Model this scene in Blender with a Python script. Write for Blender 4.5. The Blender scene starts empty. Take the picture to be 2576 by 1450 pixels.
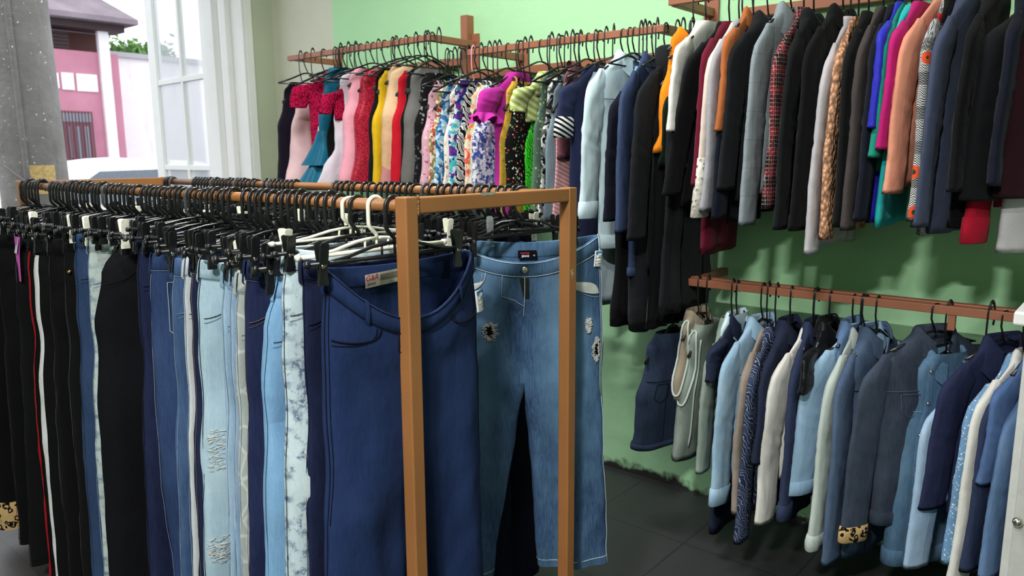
import bpy, bmesh, math, random
import numpy as np
from mathutils import Vector, Matrix, noise

PI = math.pi
SC = bpy.context.scene
COL = SC.collection
RND = random.Random(7)

# ------------------------------------------------------------------ camera
F, W, HGT = 1916.6, 2576, 1450
YAW, PITCH, ROLL = math.radians(40.09), math.radians(9.784), -0.0061
CAMZ = 1.41
cam_d = bpy.data.cameras.new('camera')
cam = bpy.data.objects.new('camera', cam_d)
COL.objects.link(cam)
MC = Matrix.Rotation(YAW, 4, 'Z') @ Matrix.Rotation(PI / 2 - PITCH, 4, 'X') @ Matrix.Rotation(ROLL, 4, 'Z')
cam.matrix_world = Matrix.Translation((0, 0, CAMZ)) @ MC
cam_d.sensor_width = 36
cam_d.lens = F / W * 36
cam_d.clip_start = 0.05
cam_d.clip_end = 300
cam_d.dof.use_dof = True
cam_d.dof.focus_distance = 1.95
cam_d.dof.aperture_fstop = 5.6
SC.camera = cam
O = Vector((0, 0, CAMZ))


def ray(px, py):
    return MC.to_3x3() @ Vector(((px - 1288) / F, -(py - 725) / F, -1))


def atY(px, py, y):
    d = ray(px, py)
    return O + d * (y / d.y)


def atX(px, py, x):
    d = ray(px, py)
    return O + d * (x / d.x)


def depth(p):
    return -(MC.to_3x3().transposed() @ (Vector(p) - O)).z


# ------------------------------------------------------------------ object helpers
def tag(o, label=None, cat=None, group=None, kind=None):
    if label: o['label'] = label
    if cat: o['category'] = cat
    if group: o['group'] = group
    if kind: o['kind'] = kind
    return o


def empty(name, loc=(0, 0, 0), rz=0):
    o = bpy.data.objects.new(name, None)
    o.empty_display_size = 0.05
    COL.objects.link(o)
    o.location = loc
    o.rotation_euler = (0, 0, rz)
    return o


class Geo:
    def __init__(s):
        s.V = []
        s.F = []

    def loft(s, rings, closed=True, cap0=False, cap1=False):
        b = len(s.V)
        n = len(rings[0])
        for r in rings:
            s.V += [tuple(p) for p in r]
        m = n if closed else n - 1
        for i in range(len(rings) - 1):
            for k in range(m):
                k2 = (k + 1) % n
                s.F.append((b + i * n + k, b + i * n + k2, b + (i + 1) * n + k2, b + (i + 1) * n + k))
        if cap0: s.F.append(tuple(b + k for k in range(n))[::-1])
        if cap1: s.F.append(tuple(b + (len(rings) - 1) * n + k for k in range(n)))
        return s

    def tube(s, path, r, n=8, cap=True, flat=None):
        path = [Vector(p) for p in path]
        rings = []
        up = Vector((0.0137, 0.0271, 1)).normalized()
        prev = None
        for i, p in enumerate(path):
            t = (path[min(i + 1, len(path) - 1)] - path[max(i - 1, 0)])
            if t.length < 1e-9: t = Vector((0, 0, 1))
            t.normalize()
            if prev is None:
                a = t.cross(up)
                if a.length < 0.1: a = t.cross(Vector((1, 0, 0)))
            else:
                a = prev - t * prev.dot(t)
            a.normalize()
            prev = a
            c = t.cross(a)
            rr = r[i] if isinstance(r, (list, tuple)) else r
            rings.append([p + a * (rr * math.cos(2 * PI * k / n)) + c * (rr * (flat or 1) * math.sin(2 * PI * k / n)) for k in range(n)])
        return s.loft(rings, True, cap, cap)

    def box(s, c, d, rz=0, bev=0.0):
        bm = bmesh.new()
        bmesh.ops.create_cube(bm, size=1)
        bmesh.ops.scale(bm, vec=d, verts=bm.verts)
        if bev:
            bmesh.ops.bevel(bm, geom=bm.edges[:], offset=bev, segments=2, affect='EDGES', profile=0.5)
        M = Matrix.Translation(c) @ Matrix.Rotation(rz, 4, 'Z')
        return s.addbm(bm, M)

    def addbm(s, bm, M=Matrix()):
        b = len(s.V)
        bm.verts.index_update()
        for v in bm.verts: s.V.append(tuple(M @ v.co))
        for f in bm.faces: s.F.append(tuple(b + v.index for v in f.verts))
        bm.free()
        return s

    def prism(s, poly, axis, lo, hi):
        """extrude a 2D polygon along an axis (0,1,2)"""
        def P(p, h):
            q = list(p)
            q.insert(axis, h)
            return tuple(q)
        return s.loft([[P(p, lo) for p in poly], [P(p, hi) for p in poly]], True, True, True)

    def quad(s, a, b, c, d):
        i = len(s.V)
        s.V += [tuple(a), tuple(b), tuple(c), tuple(d)]
        s.F.append((i, i + 1, i + 2, i + 3))
        return s

    def build(s, name, mat, parent=None, smooth=True, loc=None, rz=None):
        me = bpy.data.meshes.new(name)
        me.from_pydata(s.V, [], s.F)
        me.update()
        if smooth:
            me.polygons.foreach_set('use_smooth', [True] * len(me.polygons))
        me.materials.append(mat)
        o = bpy.data.objects.new(name, me)
        COL.objects.link(o)
        if parent is not None: o.parent = parent
        if loc is not None: o.location = loc
        if rz is not None: o.rotation_euler = (0, 0, rz)
        return o


def autosmooth(o, ang=40):
    me = o.data
    me.set_sharp_from_angle(angle=math.radians(ang))
    return o


def copy_tree(o, parent=None):
    c = o.copy()
    COL.objects.link(c)
    c.parent = parent
    for ch in KIDS.get(o.name, []):
        copy_tree(ch, c)
    return c


KIDS = {}


def register_tree(root):
    for o in bpy.data.objects:
        if o.parent is not None:
            L = KIDS.setdefault(o.parent.name, [])
            if o not in L: L.append(o)


def ss(a, b, x):
    t = min(1, max(0, (x - a) / (b - a)))
    return t * t * (3 - 2 * t)


def lerp(a, b, t):
    return a + (b - a) * t


def nz(x, y, z=0):
    return noise.noise(Vector((x, y, z)))


def pw(tab, x):
    for i in range(len(tab) - 1):
        if x <= tab[i + 1][0]:
            a, b = tab[i], tab[i + 1]
            t = (x - a[0]) / (b[0] - a[0]) if b[0] > a[0] else 0
            t = min(1, max(0, t))
            return lerp(a[1], b[1], t * t * (3 - 2 * t))
    return tab[-1][1]


# ------------------------------------------------------------------ materials
def C(h):
    h = h.lstrip('#')
    v = [int(h[i:i + 2], 16) / 255 for i in (0, 2, 4)]
    return tuple((x / 12.92 if x <= .04045 else ((x + .055) / 1.055) ** 2.4) for x in v) + (1,)


class NT:
    def __init__(s, name):
        s.m = bpy.data.materials.new(name)
        s.m.use_nodes = True
        s.t = s.m.node_tree
        s.t.nodes.clear()
        s.out = s.t.nodes.new('ShaderNodeOutputMaterial')
        s.b = s.n('ShaderNodeBsdfPrincipled')
        s.l(s.b.outputs[0], s.out.inputs[0])
        tc = s.n('ShaderNodeTexCoord')
        s.obj = tc.outputs['Object']

    def n(s, ty, **kw):
        nd = s.t.nodes.new(ty)
        for k, v in kw.items(): setattr(nd, k, v)
        return nd

    def l(s, a, b): s.t.links.new(a, b)

    def put(s, sock, v):
        if hasattr(v, 'is_linked') or hasattr(v, 'links'): s.l(v, sock)
        else: sock.default_value = v

    def math(s, op, a, b=0.0, c=None, clamp=False):
        nd = s.n('ShaderNodeMath', operation=op, use_clamp=clamp)
        s.put(nd.inputs[0], a)
        s.put(nd.inputs[1], b)
        if c is not None: s.put(nd.inputs[2], c)
        return nd.outputs[0]

    def scale(s, v, sc):
        nd = s.n('ShaderNodeVectorMath', operation='MULTIPLY')
        s.put(nd.inputs[0], v)
        nd.inputs[1].default_value = sc
        return nd.outputs[0]

    def noise(s, scale, detail=2, vec=None, rough=.5, col=False):
        nd = s.n('ShaderNodeTexNoise')
        nd.inputs['Scale'].default_value = scale
        nd.inputs['Detail'].default_value = detail
        nd.inputs['Roughness'].default_value = rough
        s.l(vec or s.obj, nd.inputs['Vector'])
        return nd.outputs['Color' if col else 'Fac']

    def vor(s, scale, feature='F1', vec=None):
        nd = s.n('ShaderNodeTexVoronoi', feature=feature)
        nd.inputs['Scale'].default_value = scale
        s.l(vec or s.obj, nd.inputs['Vector'])
        return nd

    def rng(s, v, a, b, c=0.0, d=1.0):
        nd = s.n('ShaderNodeMapRange')
        s.put(nd.inputs[0], v)
        for i, x in enumerate((a, b, c, d)): nd.inputs[i + 1].default_value = x
        return nd.outputs[0]

    def mix(s, f, a, b, mode='MIX'):
        nd = s.n('ShaderNodeMix', data_type='RGBA', blend_type=mode)
        s.put(nd.inputs[0], f)
        s.put(nd.inputs[6], a)
        s.put(nd.inputs[7], b)
        return nd.outputs[2]

    def ramp(s, f, cols, const=True):
        nd = s.n('ShaderNodeValToRGB')
        r = nd.color_ramp
        r.interpolation = 'CONSTANT' if const else 'LINEAR'
        n = len(cols)
        while len(r.elements) < n: r.elements.new(0.5)
        for i, c in enumerate(cols):
            r.elements[i].position = i / n if const else i / max(1, n - 1)
            r.elements[i].color = c
        s.put(nd.inputs[0], f)
        return nd.outputs[0]

    def xyz(s, v=None):
        nd = s.n('ShaderNodeSeparateXYZ')
        s.l(v or s.obj, nd.inputs[0])
        return nd.outputs

    def bump(s, h, strength=.3, dist=.01, prev=None):
        nd = s.n('ShaderNodeBump')
        nd.inputs['Strength'].default_value = strength
        nd.inputs['Distance'].default_value = dist
        s.l(h, nd.inputs['Height'])
        if prev is not None: s.l(prev, nd.inputs['Normal'])
        return nd.outputs[0]

    def set(s, **kw):
        for k, v in kw.items():
            s.put(s.b.inputs[k.replace('_', ' ')], v)


MATS = {}
SRC = {}


def plastic(name, col, rough=.35, metal=0.0, var=.12, alpha=None):
    if name in MATS: return MATS[name]
    t = NT(name)
    f = t.noise(40, 3)
    c = t.mix(t.rng(f, .3, .7), tuple(x * (1 - var) for x in C(col)[:3]) + (1,), tuple(min(1, x * (1 + var)) for x in C(col)[:3]) + (1,))
    t.set(Base_Color=c, Metallic=metal, Roughness=t.rng(t.noise(120, 2), .2, .8, rough * .8, min(1, rough * 1.25)))
    if alpha:
        t.set(Transmission_Weight=alpha, IOR=1.2)
    MATS[name] = t.m
    return t.m


def fabric(name, base, kind='plain', c2=None, cols=None, s=1.0, fade=.35, rough=.9, bump=.35, seed=0):
    if name in MATS: return MATS[name]
    t = NT(name)
    SRC[name] = (base, kind)
    dn_ = kind in ('denim', 'faded', 'acid', 'crackle')

    def tone(h):
        r, g_, b_, a_ = C(h)
        m_ = .25 * r + .6 * g_ + .15 * b_
        k_ = lerp(.13, .03, min(1, m_ * 2)) if dn_ else .0
        v_ = lerp(.6, 1.0, min(1, m_ * 2.0)) if dn_ else .92
        if max(r, g_, b_) < .045: v_ = .42
        return tuple(lerp(q, m_, k_) * v_ for q in (r, g_, b_)) + (1,)
    base = tone(base)
    c2 = tone(c2) if c2 else tuple(min(1, x * 1.6 + .02) for x in base[:3]) + (1,)
    cols = [tone(x) for x in cols] if cols else [base, c2]
    off = t.n('ShaderNodeVectorMath', operation='ADD')
    t.l(t.obj, off.inputs[0])
    off.inputs[1].default_value = (seed * 3.1, seed * 1.7, seed * 2.3)
    P = off.outputs[0]
    big = t.noise(5, 4, P)
    weave = t.noise(700, 1, P)
    col = base
    hgt = t.noise(22, 3, P)
    x, y, z = t.xyz()
    u = t.math('ADD', x, y)
    if kind in ('denim', 'faded', 'acid', 'crackle'):
        streak = t.noise(1, 3, t.scale(P, (320, 320, 26)))
        tw = t.n('ShaderNodeTexWave', wave_type='BANDS', bands_direction='DIAGONAL')
        tw.inputs['Scale'].default_value = 240
        tw.inputs['Distortion'].default_value = 1.2
        t.l(t.scale(P, (1, 1, .8)), tw.inputs['Vector'])
        col = t.mix(t.rng(streak, .3, .75, 0, .45), base, c2)
        m = t.math('ADD', t.rng(t.noise(4.5, 5, P, .6), .42, .72, 0, fade), t.rng(t.noise(1, 4, t.scale(P, (16, 16, 7)), .65), .45, .75, 0, fade * .7), clamp=True)
        if kind == 'faded':      # worn pale down the middle of each thigh
            ay = t.math('ABSOLUTE', t.math('SUBTRACT', t.math('ABSOLUTE', y), .105))
            th = t.rng(ay, .0, .085, 1, 0)
            dd = t.rng(z, -.75, -.28, .1, 1)
            m = t.math('ADD', m, t.math('MULTIPLY', t.math('MULTIPLY', th, dd), .75), clamp=True)
        col = t.mix(m, col, c2)
        if kind == 'acid':
            sp = t.rng(t.noise(24, 8, P, .75), .52, .62)
            sn = t.math('SINE', t.math('MULTIPLY', z, 2 * PI / .047))
            ed = t.rng(t.math('ABSOLUTE', x), .004, .02, 1, 0)
            dab = t.math('MULTIPLY', t.math('MULTIPLY', t.rng(sn, .35, .9), ed), t.rng(t.noise(30, 2, P), .35, .6))
            col = t.mix(t.math('MAXIMUM', t.math('MULTIPLY', sp, .85), dab), col, cols[0])
        if kind == 'crackle':
            e = t.vor(26, 'DISTANCE_TO_EDGE', t.scale(P, (1, 1, .7))).outputs['Distance']
            col = t.mix(t.rng(e, .02, .09, .75, 0), col, C('#cfd6d2'))
        col = t.mix(t.rng(tw.outputs['Fac'], 0, 1, .0, .24), col, tuple(q * .55 for q in base[:3]) + (1,))
        wr = t.noise(1, 3, t.scale(P, (26, 26, 14)))
        hgt = t.math('ADD', t.math('MULTIPLY', wr, .8), t.math('MULTIPLY', tw.outputs['Fac'], .06))
    elif kind in ('print', 'floral', 'leopard', 'sequin'):
        wob = t.n('ShaderNodeVectorMath', operation='ADD')
        t.l(P, wob.inputs[0])
        nn = t.n('ShaderNodeVectorMath', operation='SCALE')
        t.l(t.noise(30 * s, 2, P, col=True), nn.inputs[0])
        nn.inputs['Scale'].default_value = .045 / s
        t.l(nn.outputs[0], wob.inputs[1])
        v = t.vor((42 if kind != 'sequin' else 260) * s, 'F1', wob.outputs[0] if kind != 'sequin' else P)
        sep = t.n('ShaderNodeSeparateColor')
        t.l(v.outputs['Color'], sep.inputs[0])
        if kind == 'print':
            col = t.ramp(sep.outputs[0], cols)
        elif kind == 'floral':
            d = t.rng(v.outputs['Distance'], .3, .36, 1, 0)
            petal = t.mix(t.rng(v.outputs['Distance'], .1, .16, 1, 0), t.ramp(sep.outputs[1], cols), c2)
            on = t.math('MULTIPLY', d, t.rng(sep.outputs[2], .3, .31))
            col = t.mix(on, base, petal)
        elif kind == 'leopard':
            d = v.outputs['Distance']
            ring = t.math('MULTIPLY', t.rng(d, .2, .24), t.rng(d, .42, .46, 1, 0))
            col = t.mix(ring, base, cols[-1])
        else:
            col = t.mix(t.rng(sep.outputs[0], 0, 1), tuple(q * .35 for q in base[:3]) + (1,), c2)
            rough = .35
            hgt = sep.outputs[1]
    elif kind in ('zebra', 'marble'):
        wv = t.n('ShaderNodeTexWave', wave_type='BANDS', bands_direction='DIAGONAL')
        wv.inputs['Scale'].default_value = 11 * s
        wv.inputs['Distortion'].default_value = 9
        wv.inputs['Detail'].default_value = 2
        wv.inputs['Detail Scale'].default_value = 1.3
        t.l(P, wv.inputs['Vector'])
        col = t.ramp(wv.outputs['Fac'], cols, kind == 'zebra')
    elif kind == 'plaid':
        a = t.math('SINE', t.math('MULTIPLY', u, 2 * PI / .05))
        b = t.math('SINE', t.math('MULTIPLY', z, 2 * PI / .06))
        a2 = t.math('SINE', t.math('MULTIPLY', u, 2 * PI / .011))
        b2 = t.math('SINE', t.math('MULTIPLY', z, 2 * PI / .012))
        col = t.mix(t.math('ADD', t.rng(a, .2, .4, 0, .5), t.rng(b, .2, .4, 0, .5)), base, cols[1])
        col = t.mix(t.math('MAXIMUM', t.rng(a2, .75, .9, 0, .55), t.rng(b2, .75, .9, 0, .55)), col, cols[-1])
        col = t.mix(t.rng(t.noise(160, 2, P), .45, .6, 0, .6), col, C('#15100f'))
    elif kind == 'check':
        a = t.math('SINE', t.math('MULTIPLY', u, 2 * PI / .06 * s))
        b = t.math('SINE', t.math('MULTIPLY', z, 2 * PI / .085 * s))
        col = t.mix(t.math('MAXIMUM', t.rng(a, .985, .998, 0, .45), t.rng(b, .992, .999, 0, .45)), base, cols[1])
    elif kind == 'houndstooth':
        ck = t.n('ShaderNodeTexChecker')
        ck.inputs['Scale'].default_value = 330 * s
        ck.inputs[1].default_value = base
        ck.inputs[2].default_value = c2
        t.l(P, ck.inputs['Vector'])
        v = t.vor(19 * s, 'F1', P)
        sep = t.n('ShaderNodeSeparateColor')
        t.l(v.outputs['Color'], sep.inputs[0])
        a = t.math('SINE', t.math('MULTIPLY', z, 2 * PI / .09))
        col = t.mix(t.rng(a, .3, .5, 0, .55), ck.outputs[0], C('#1a1b1d'))
        on = t.math('MULTIPLY', t.rng(v.outputs['Distance'], .33, .36, 1, 0), t.rng(sep.outputs[2], .45, .46))
        fl = t.mix(t.rng(v.outputs['Distance'], .12, .15, 1, 0), t.ramp(sep.outputs[0], cols[2:] or cols), C('#2a3a30'))
        col = t.mix(on, col, fl)
    elif kind == 'stripe':
        a = t.math('SINE', t.math('MULTIPLY', t.math('ADD', z, t.math('MULTIPLY', u, .35)), 2 * PI / (.016 / s)))
        col = t.mix(t.rng(a, -.1, .1), base, cols[1])
    elif kind == 'crochet':
        v = t.vor(75 * s, 'F1', t.scale(P, (1, 1, .8)))
        col = t.mix(t.rng(v.outputs['Distance'], .3, .7), base, tuple(q * .35 for q in base[:3]) + (1,))
        hgt = t.math('MULTIPLY', v.outputs['Distance'], -3)
    elif kind == 'lace':
        v = t.vor(62 * s, 'F1', P)
        hole = t.rng(v.outputs['Distance'], .28, .34, 1, 0)
        col = t.mix(t.rng(t.noise(90, 2, P), .4, .7), base, tuple(q * .7 for q in base[:3]) + (1,))
        t.set(Alpha=t.math('SUBTRACT', 1, t.math('MULTIPLY', hole, .9)))
    elif kind == 'tulle':
        t.set(Alpha=.55)
    elif kind == 'corduroy':
        a = t.math('SINE', t.math('MULTIPLY', u, 2 * PI / .006))
        hgt = t.math('MULTIPLY', a, .15)
    elif kind == 'ombre':
        col = t.ramp(t.rng(t.math('ADD', z, t.math('MULTIPLY', t.noise(9, 2, P), .12)), -1.0, -.05), cols)
    vv = t.math('MULTIPLY', t.rng(big, .25, .75, .78, 1.15), t.rng(weave, .2, .8, .86, 1.12))
    mul = t.n('ShaderNodeVectorMath', operation='SCALE')
    t.put(mul.inputs[0], col if not isinstance(col, tuple) else col[:3])
    t.l(vv, mul.inputs['Scale'])
    b1 = t.bump(hgt, bump, .012)
    b2 = t.bump(weave, .12, .002, b1)
    t.set(Base_Color=mul.outputs[0], Roughness=rough, Normal=b2, Specular_IOR_Level=.14)
    if kind in ('plain', 'corduroy'):
        t.set(Sheen_Weight=.04, Sheen_Roughness=.5)
    MATS[name] = t.m
    return t.m


BLACKP = plastic('black_plastic', '#17181a', .3)
WHITEP = plastic('ivory_plastic', '#efeedd', .4)
CLEARP = plastic('clear_plastic', '#dfe8ea', .15, alpha=.8)
PINKP = plastic('pink_plastic', '#e79ab0', .35)
REDP = plastic('red_plastic', '#a32a2e', .4)
BROWNP = plastic('brown_plastic', '#4a3227', .35)
METAL = plastic('pale_metal', '#c9c5ba', .28, 1.0)
BRASS = plastic('brass_metal', '#b89a5c', .3, 1.0)
WHITEFAB = fabric('white_thread', '#dfe0da', bump=.1)
NAVYTHREAD = fabric('navy_thread', '#131a33', bump=.1)
PALETHREAD = fabric('pale_thread', '#8c9dae', bump=.1)
TANTHREAD = fabric('tan_thread', '#7d6a52', bump=.1)
PAPER = plastic('paper', '#eceeec', .8, var=.03)
BLUEINK = plastic('blue_ink', '#2f78c4', .7, var=.05)
DARKINK = plastic('dark_ink', '#22242a', .8)
REDINK = plastic('red_ink', '#c22a34', .8)
PINKINK = plastic('pink_ink', '#d23a5a', .8)
HOLE_SHADE = fabric('hole_shade', '#05060a')  # near-black colour for the shade seen through torn denim
LINING = fabric('white_lining', '#d9dcd6')


def painted(name, base, chip):
    t = NT(name)
    f = t.noise(4, 4)
    c = t.mix(t.rng(f, .35, .7), tuple(q * .9 for q in C(base)[:3]) + (1,), tuple(q * 1.12 for q in C(base)[:3]) + (1,))
    fine = t.noise(420, 2)
    c = t.mix(t.rng(fine, .3, .8, 0, .22), c, tuple(q * .6 for q in C(base)[:3]) + (1,))
    ch = t.math('MULTIPLY', t.rng(t.noise(28, 5, rough=.65), .7, .715), t.rng(t.noise(7, 2), .45, .5))
    c = t.mix(ch, c, C(chip))
    t.set(Base_Color=c, Roughness=t.rng(fine, .2, .8, .38, .6), Normal=t.bump(fine, .2, .001))
    MATS[name] = t.m
    return t.m


RACKPAINT = painted('rack_paint', '#9c683b', '#a8aa98')
RAILPAINT = painted('rail_paint', '#9c6248', '#6a4034')


def wallmat(name, base, dark, stain='#c9c8b4', zs=None):
    t = NT(name)
    x, y, z = t.xyz()
    f = t.noise(1.2, 6, rough=.6)
    c = t.mix(t.rng(f, .3, .7), C(base), C(dark))
    c = t.mix(t.rng(t.noise(9, 5), .58, .75, 0, .25), c, C(stain))
    if zs:   # crumbling damp edge along the floor
        zz = t.math('ADD', z, t.math('MULTIPLY', t.noise(14, 4), -.16))
        c = t.mix(t.rng(zz, zs - .02, zs + .01, 1, 0), c, C('#1d1f1a'))
    g = t.noise(160, 3)
    t.set(Base_Color=c, Roughness=.75, Normal=t.bump(t.math('ADD', t.math('MULTIPLY', g, .3), t.noise(18, 3)), .18, .01))
    MATS[name] = t.m
    return t.m


GREEN = wallmat('green_plaster', '#b4e7b5', '#abdfac', '#bdebbd', -.04)
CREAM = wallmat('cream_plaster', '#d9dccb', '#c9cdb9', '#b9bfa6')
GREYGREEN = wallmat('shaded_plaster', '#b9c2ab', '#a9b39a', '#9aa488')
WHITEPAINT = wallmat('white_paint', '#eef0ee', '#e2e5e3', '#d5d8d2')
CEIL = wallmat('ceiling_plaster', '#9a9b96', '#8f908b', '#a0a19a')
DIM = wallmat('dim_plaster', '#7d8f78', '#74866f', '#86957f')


def floormat():
    t = NT('floor_tiles')
    br = t.n('ShaderNodeTexBrick')
    br.offset = 0
    br.inputs['Scale'].default_value = 1.0
    br.inputs['Brick Width'].default_value = .4
    br.inputs['Row Height'].default_value = .4
    br.inputs['Mortar Size'].default_value = .004
    br.inputs['Color1'].default_value = C('#343436')
    br.inputs['Color2'].default_value = C('#2f2f32')
    br.inputs['Mortar'].default_value = C('#202022')
    t.l(t.obj, br.inputs['Vector'])
    c = t.mix(t.rng(t.noise(5, 6), .35, .7, 0, .5), br.outputs[0], C('#29282a'))
    c = t.mix(t.rng(t.noise(300, 2), .5, .8, 0, .4), c, C('#434345'))
    t.set(Base_Color=c, Roughness=.45, Normal=t.bump(t.noise(60, 3), .12, .003))
    return t.m


# ------------------------------------------------------------------ room shell
YW, XW = 2.825, -4.304
XR, YB, ZC = 2.6, -2.4, 3.35
YJ = 2.62         # jamb of the street opening
g = Geo().box(((XR + XW) / 2, (YW + YB) / 2, -.05), (XR - XW + .8, YW - YB + .8, .1))
tag(g.build('floor', floormat(), smooth=False), 'dark grey tiled shop floor', 'floor', kind='structure')
tag(Geo().box(((XR + XW) / 2, (YW + YB) / 2, ZC + .05), (XR - XW + .8, YW - YB + .8, .1)).build('ceiling', CEIL, smooth=False), 'pale plaster ceiling above the shop', 'ceiling', kind='structure')
x835 = atY(837, 60, YW).x
tag(Geo().box(((XR + .2 + x835) / 2, YW + .1, ZC / 2), (XR + .2 - x835, .2, ZC)).build('wall_back', GREEN, smooth=False), 'mint green plastered wall behind the clothes rails', 'wall', kind='structure')
tag(Geo().box(((XW - .4 + x835) / 2, YW + .1, ZC / 2), (x835 - XW + .4, .2, ZC)).build('wall_corner', CREAM, smooth=False), 'cream unpainted strip of wall between green paint and corner', 'wall', kind='structure')
YL = .35          # other side of the opening
g = Geo()
g.box((XW - .2, (YJ + YW) / 2, ZC / 2), (.4, YW - YJ, ZC))
g.box((XW - .2, (YB + YL) / 2, ZC / 2), (.4, YL - YB, ZC))
g.box((XW - .2, (YL + YJ) / 2, (2.95 + ZC) / 2), (.4, YJ - YL, ZC - 2.95))
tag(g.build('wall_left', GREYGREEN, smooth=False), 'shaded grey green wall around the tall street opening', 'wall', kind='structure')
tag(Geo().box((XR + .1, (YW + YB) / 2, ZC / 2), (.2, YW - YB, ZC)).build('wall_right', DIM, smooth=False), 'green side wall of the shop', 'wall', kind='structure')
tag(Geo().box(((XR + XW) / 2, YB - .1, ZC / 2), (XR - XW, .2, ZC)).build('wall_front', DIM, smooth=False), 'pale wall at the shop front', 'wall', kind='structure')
# white jamb lining of the opening: stepped profile
g = Geo()
for (xa, xb, th) in ((XW + .012, XW - .12, .012), (XW - .12, XW - .2, .045), (XW - .2, XW - .36, .02), (XW - .36, XW - .42, .05)):
    g.box(((xa + xb) / 2, YJ - th / 2, 1.475), (xa - xb, th, 2.95), bev=.004)
g.box((XW + .012, YJ + .025, 1.475), (.02, .05, 2.95), bev=.004)
g.box((XW - .2, (YL + YJ) / 2, 2.93), (.42, YJ - YL, .04))
tag(g.build('trim_1', WHITEPAINT, smooth=False), 'white painted jamb lining of the street opening', 'trim', kind='structure')

# ------------------------------------------------------------------ open casement (hinged on the jamb, swung out to the street)
t = NT('window_glass')
gl = t.n('ShaderNodeBsdfGlossy')
gl.inputs['Roughness'].default_value = .05
tr = t.n('ShaderNodeBsdfTransparent')
df = t.n('ShaderNodeBsdfDiffuse')
df.inputs['Color'].default_value = C('#e4eaf0')  # diffuse white paints a hazy reflection into the panes
m1 = t.n('ShaderNodeMixShader')
m1.inputs[0].default_value = .35
t.l(tr.outputs[0], m1.inputs[1])
t.l(df.outputs[0], m1.inputs[2])
m2 = t.n('ShaderNodeMixShader')
m2.inputs[0].default_value = .12
t.l(m1.outputs[0], m2.inputs[1])
t.l(gl.outputs[0], m2.inputs[2])
t.l(m2.outputs[0], t.out.inputs[0])
GLASS = t.m
pA = atY(562, 300, YJ - .03)
win = empty('window_1', (pA.x, YJ - .04, .1), math.radians(-3))
tag(win, 'tall white casement with glazed panes, swung open to the street', 'window', kind='structure')
SW = .98
ST = .115
zt = 2.82
fr = Geo()
fr.box((-ST / 2, 0, zt / 2), (ST, .045, zt), bev=.004)
fr.box((-SW + ST / 2, 0, zt / 2), (ST, .045, zt), bev=.004)
for (za, zb) in ((0, .16), (zt - .12, zt)):
    fr.box((-SW / 2, 0, (za + zb) / 2), (SW - 2 * ST + .004, .04, zb - za))
fr.build('sash_frame', WHITEPAINT, win, smooth=False)
mu = Geo()
xc = -SW / 2
mu.box((xc, 0, zt / 2), (.028, .036, zt - .26), bev=.003)
zrows = [1.83, 1.25, .72]
for zz in zrows:
    mu.box((-SW / 2, 0, zz), (SW - 2 * ST + .002, .034, .034 if zz != .72 else .05), bev=.003)
mu.build('glazing_bar', WHITEPAINT, win, smooth=False)
zs = [.16] + sorted(zrows) + [zt - .12]
for i in range(len(zs) - 1):
    for (xa, xb) in ((-SW + ST, xc), (xc, -ST)):
        Geo().box(((xa + xb) / 2, 0, (zs[i] + zs[i + 1]) / 2), (xb - xa, .004, zs[i + 1] - zs[i])).build('pane', GLASS, win, smooth=False)

# ------------------------------------------------------------------ street
tn = NT('asphalt')
tn.set(Base_Color=tn.mix(tn.rng(tn.noise(3, 5), .3, .7), C('#8d8c90'), C('#77767a')), Roughness=.85)
tag(Geo().box((-34.71, 8, -.1), (60, 90, .1)).build('street_ground', tn.m, smooth=False), 'pale grey street outside the opening', 'street', kind='structure')


def concrete():
    t = NT('weathered_concrete')
    x, y, z = t.xyz()
    c = t.mix(t.rng(t.noise(2.2, 6, rough=.65), .3, .7), C('#7f7d7a'), C('#5a5957'))
    c = t.mix(t.rng(t.noise(40, 4), .68, .72), c, C('#e4e2de'))
    c = t.mix(t.rng(t.noise(18, 3, t.scale(t.obj, (1, 1, .15))), .6, .75, 0, .5), c, C('#55534f'))
    t.set(Base_Color=c, Roughness=.9, Normal=t.bump(t.noise(25, 4), .4, .02))
    return t.m


pc = atX(82, 440, -6.5)
pole = empty('utility_pole', (pc.x, pc.y + .01, -.05))
tag(pole, 'weathered grey concrete pole standing on the street outside the opening', 'pole')
rings = []
for i in range(26):
    z = i * .2
    r = .25 - z * .014
    rings.append([(r * math.cos(a) * 1.0, r * math.sin(a) * .98, z) for a in [2 * PI * k / 24 for k in range(24)]])
CONC = concrete()
Geo().loft(rings, True, True, True).build('shaft', CONC, pole)
# flat conduit channel running up one side
ang = -2.05
Geo().tube([(.215 - z * .013, -.11, z) for z in (0, 1, 2, 3, 4, 5)], .022, 8).build('conduit', CONC, pole)
PATCH = plastic('ochre_tape', '#b39a62', .8, var=.25)
rings = []
for z in (1.21, 1.31, 1.42):
    r = .253 - z * .014
    rings.append([(r * math.cos(a), r * math.sin(a), z) for a in [-.45 + .75 * k / 10 for k in range(11)]])
Geo().loft(rings, False).build('ochre_band', PATCH, pole)
cb = Geo().tube([(-6.1, -.3, 1.75), atX(-20, 400, -6.1), atX(20, 426, -6.1), atX(58, 452, -6.2), (pc.x + .16, pc.y - .12, 1.0)], .006, 6).build('power_cable', plastic('grey_cable', '#8a8488', .6))
tag(cb, 'thin grey cable sloping down to the concrete pole', 'cable')


def plaster(name, a, b):
    t = NT(name)
    c = t.mix(t.rng(t.noise(.9, 6, rough=.6), .3, .7), C(a), C(b))
    c = t.mix(t.rng(t.noise(2.5, 4, t.scale(t.obj, (1, 1, .2))), .6, .8, 0, .3), c, C('#6b4a55'))
    t.set(Base_Color=c, Roughness=.9, Normal=t.bump(t.noise(20, 3), .2, .02))
    return t.m


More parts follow.
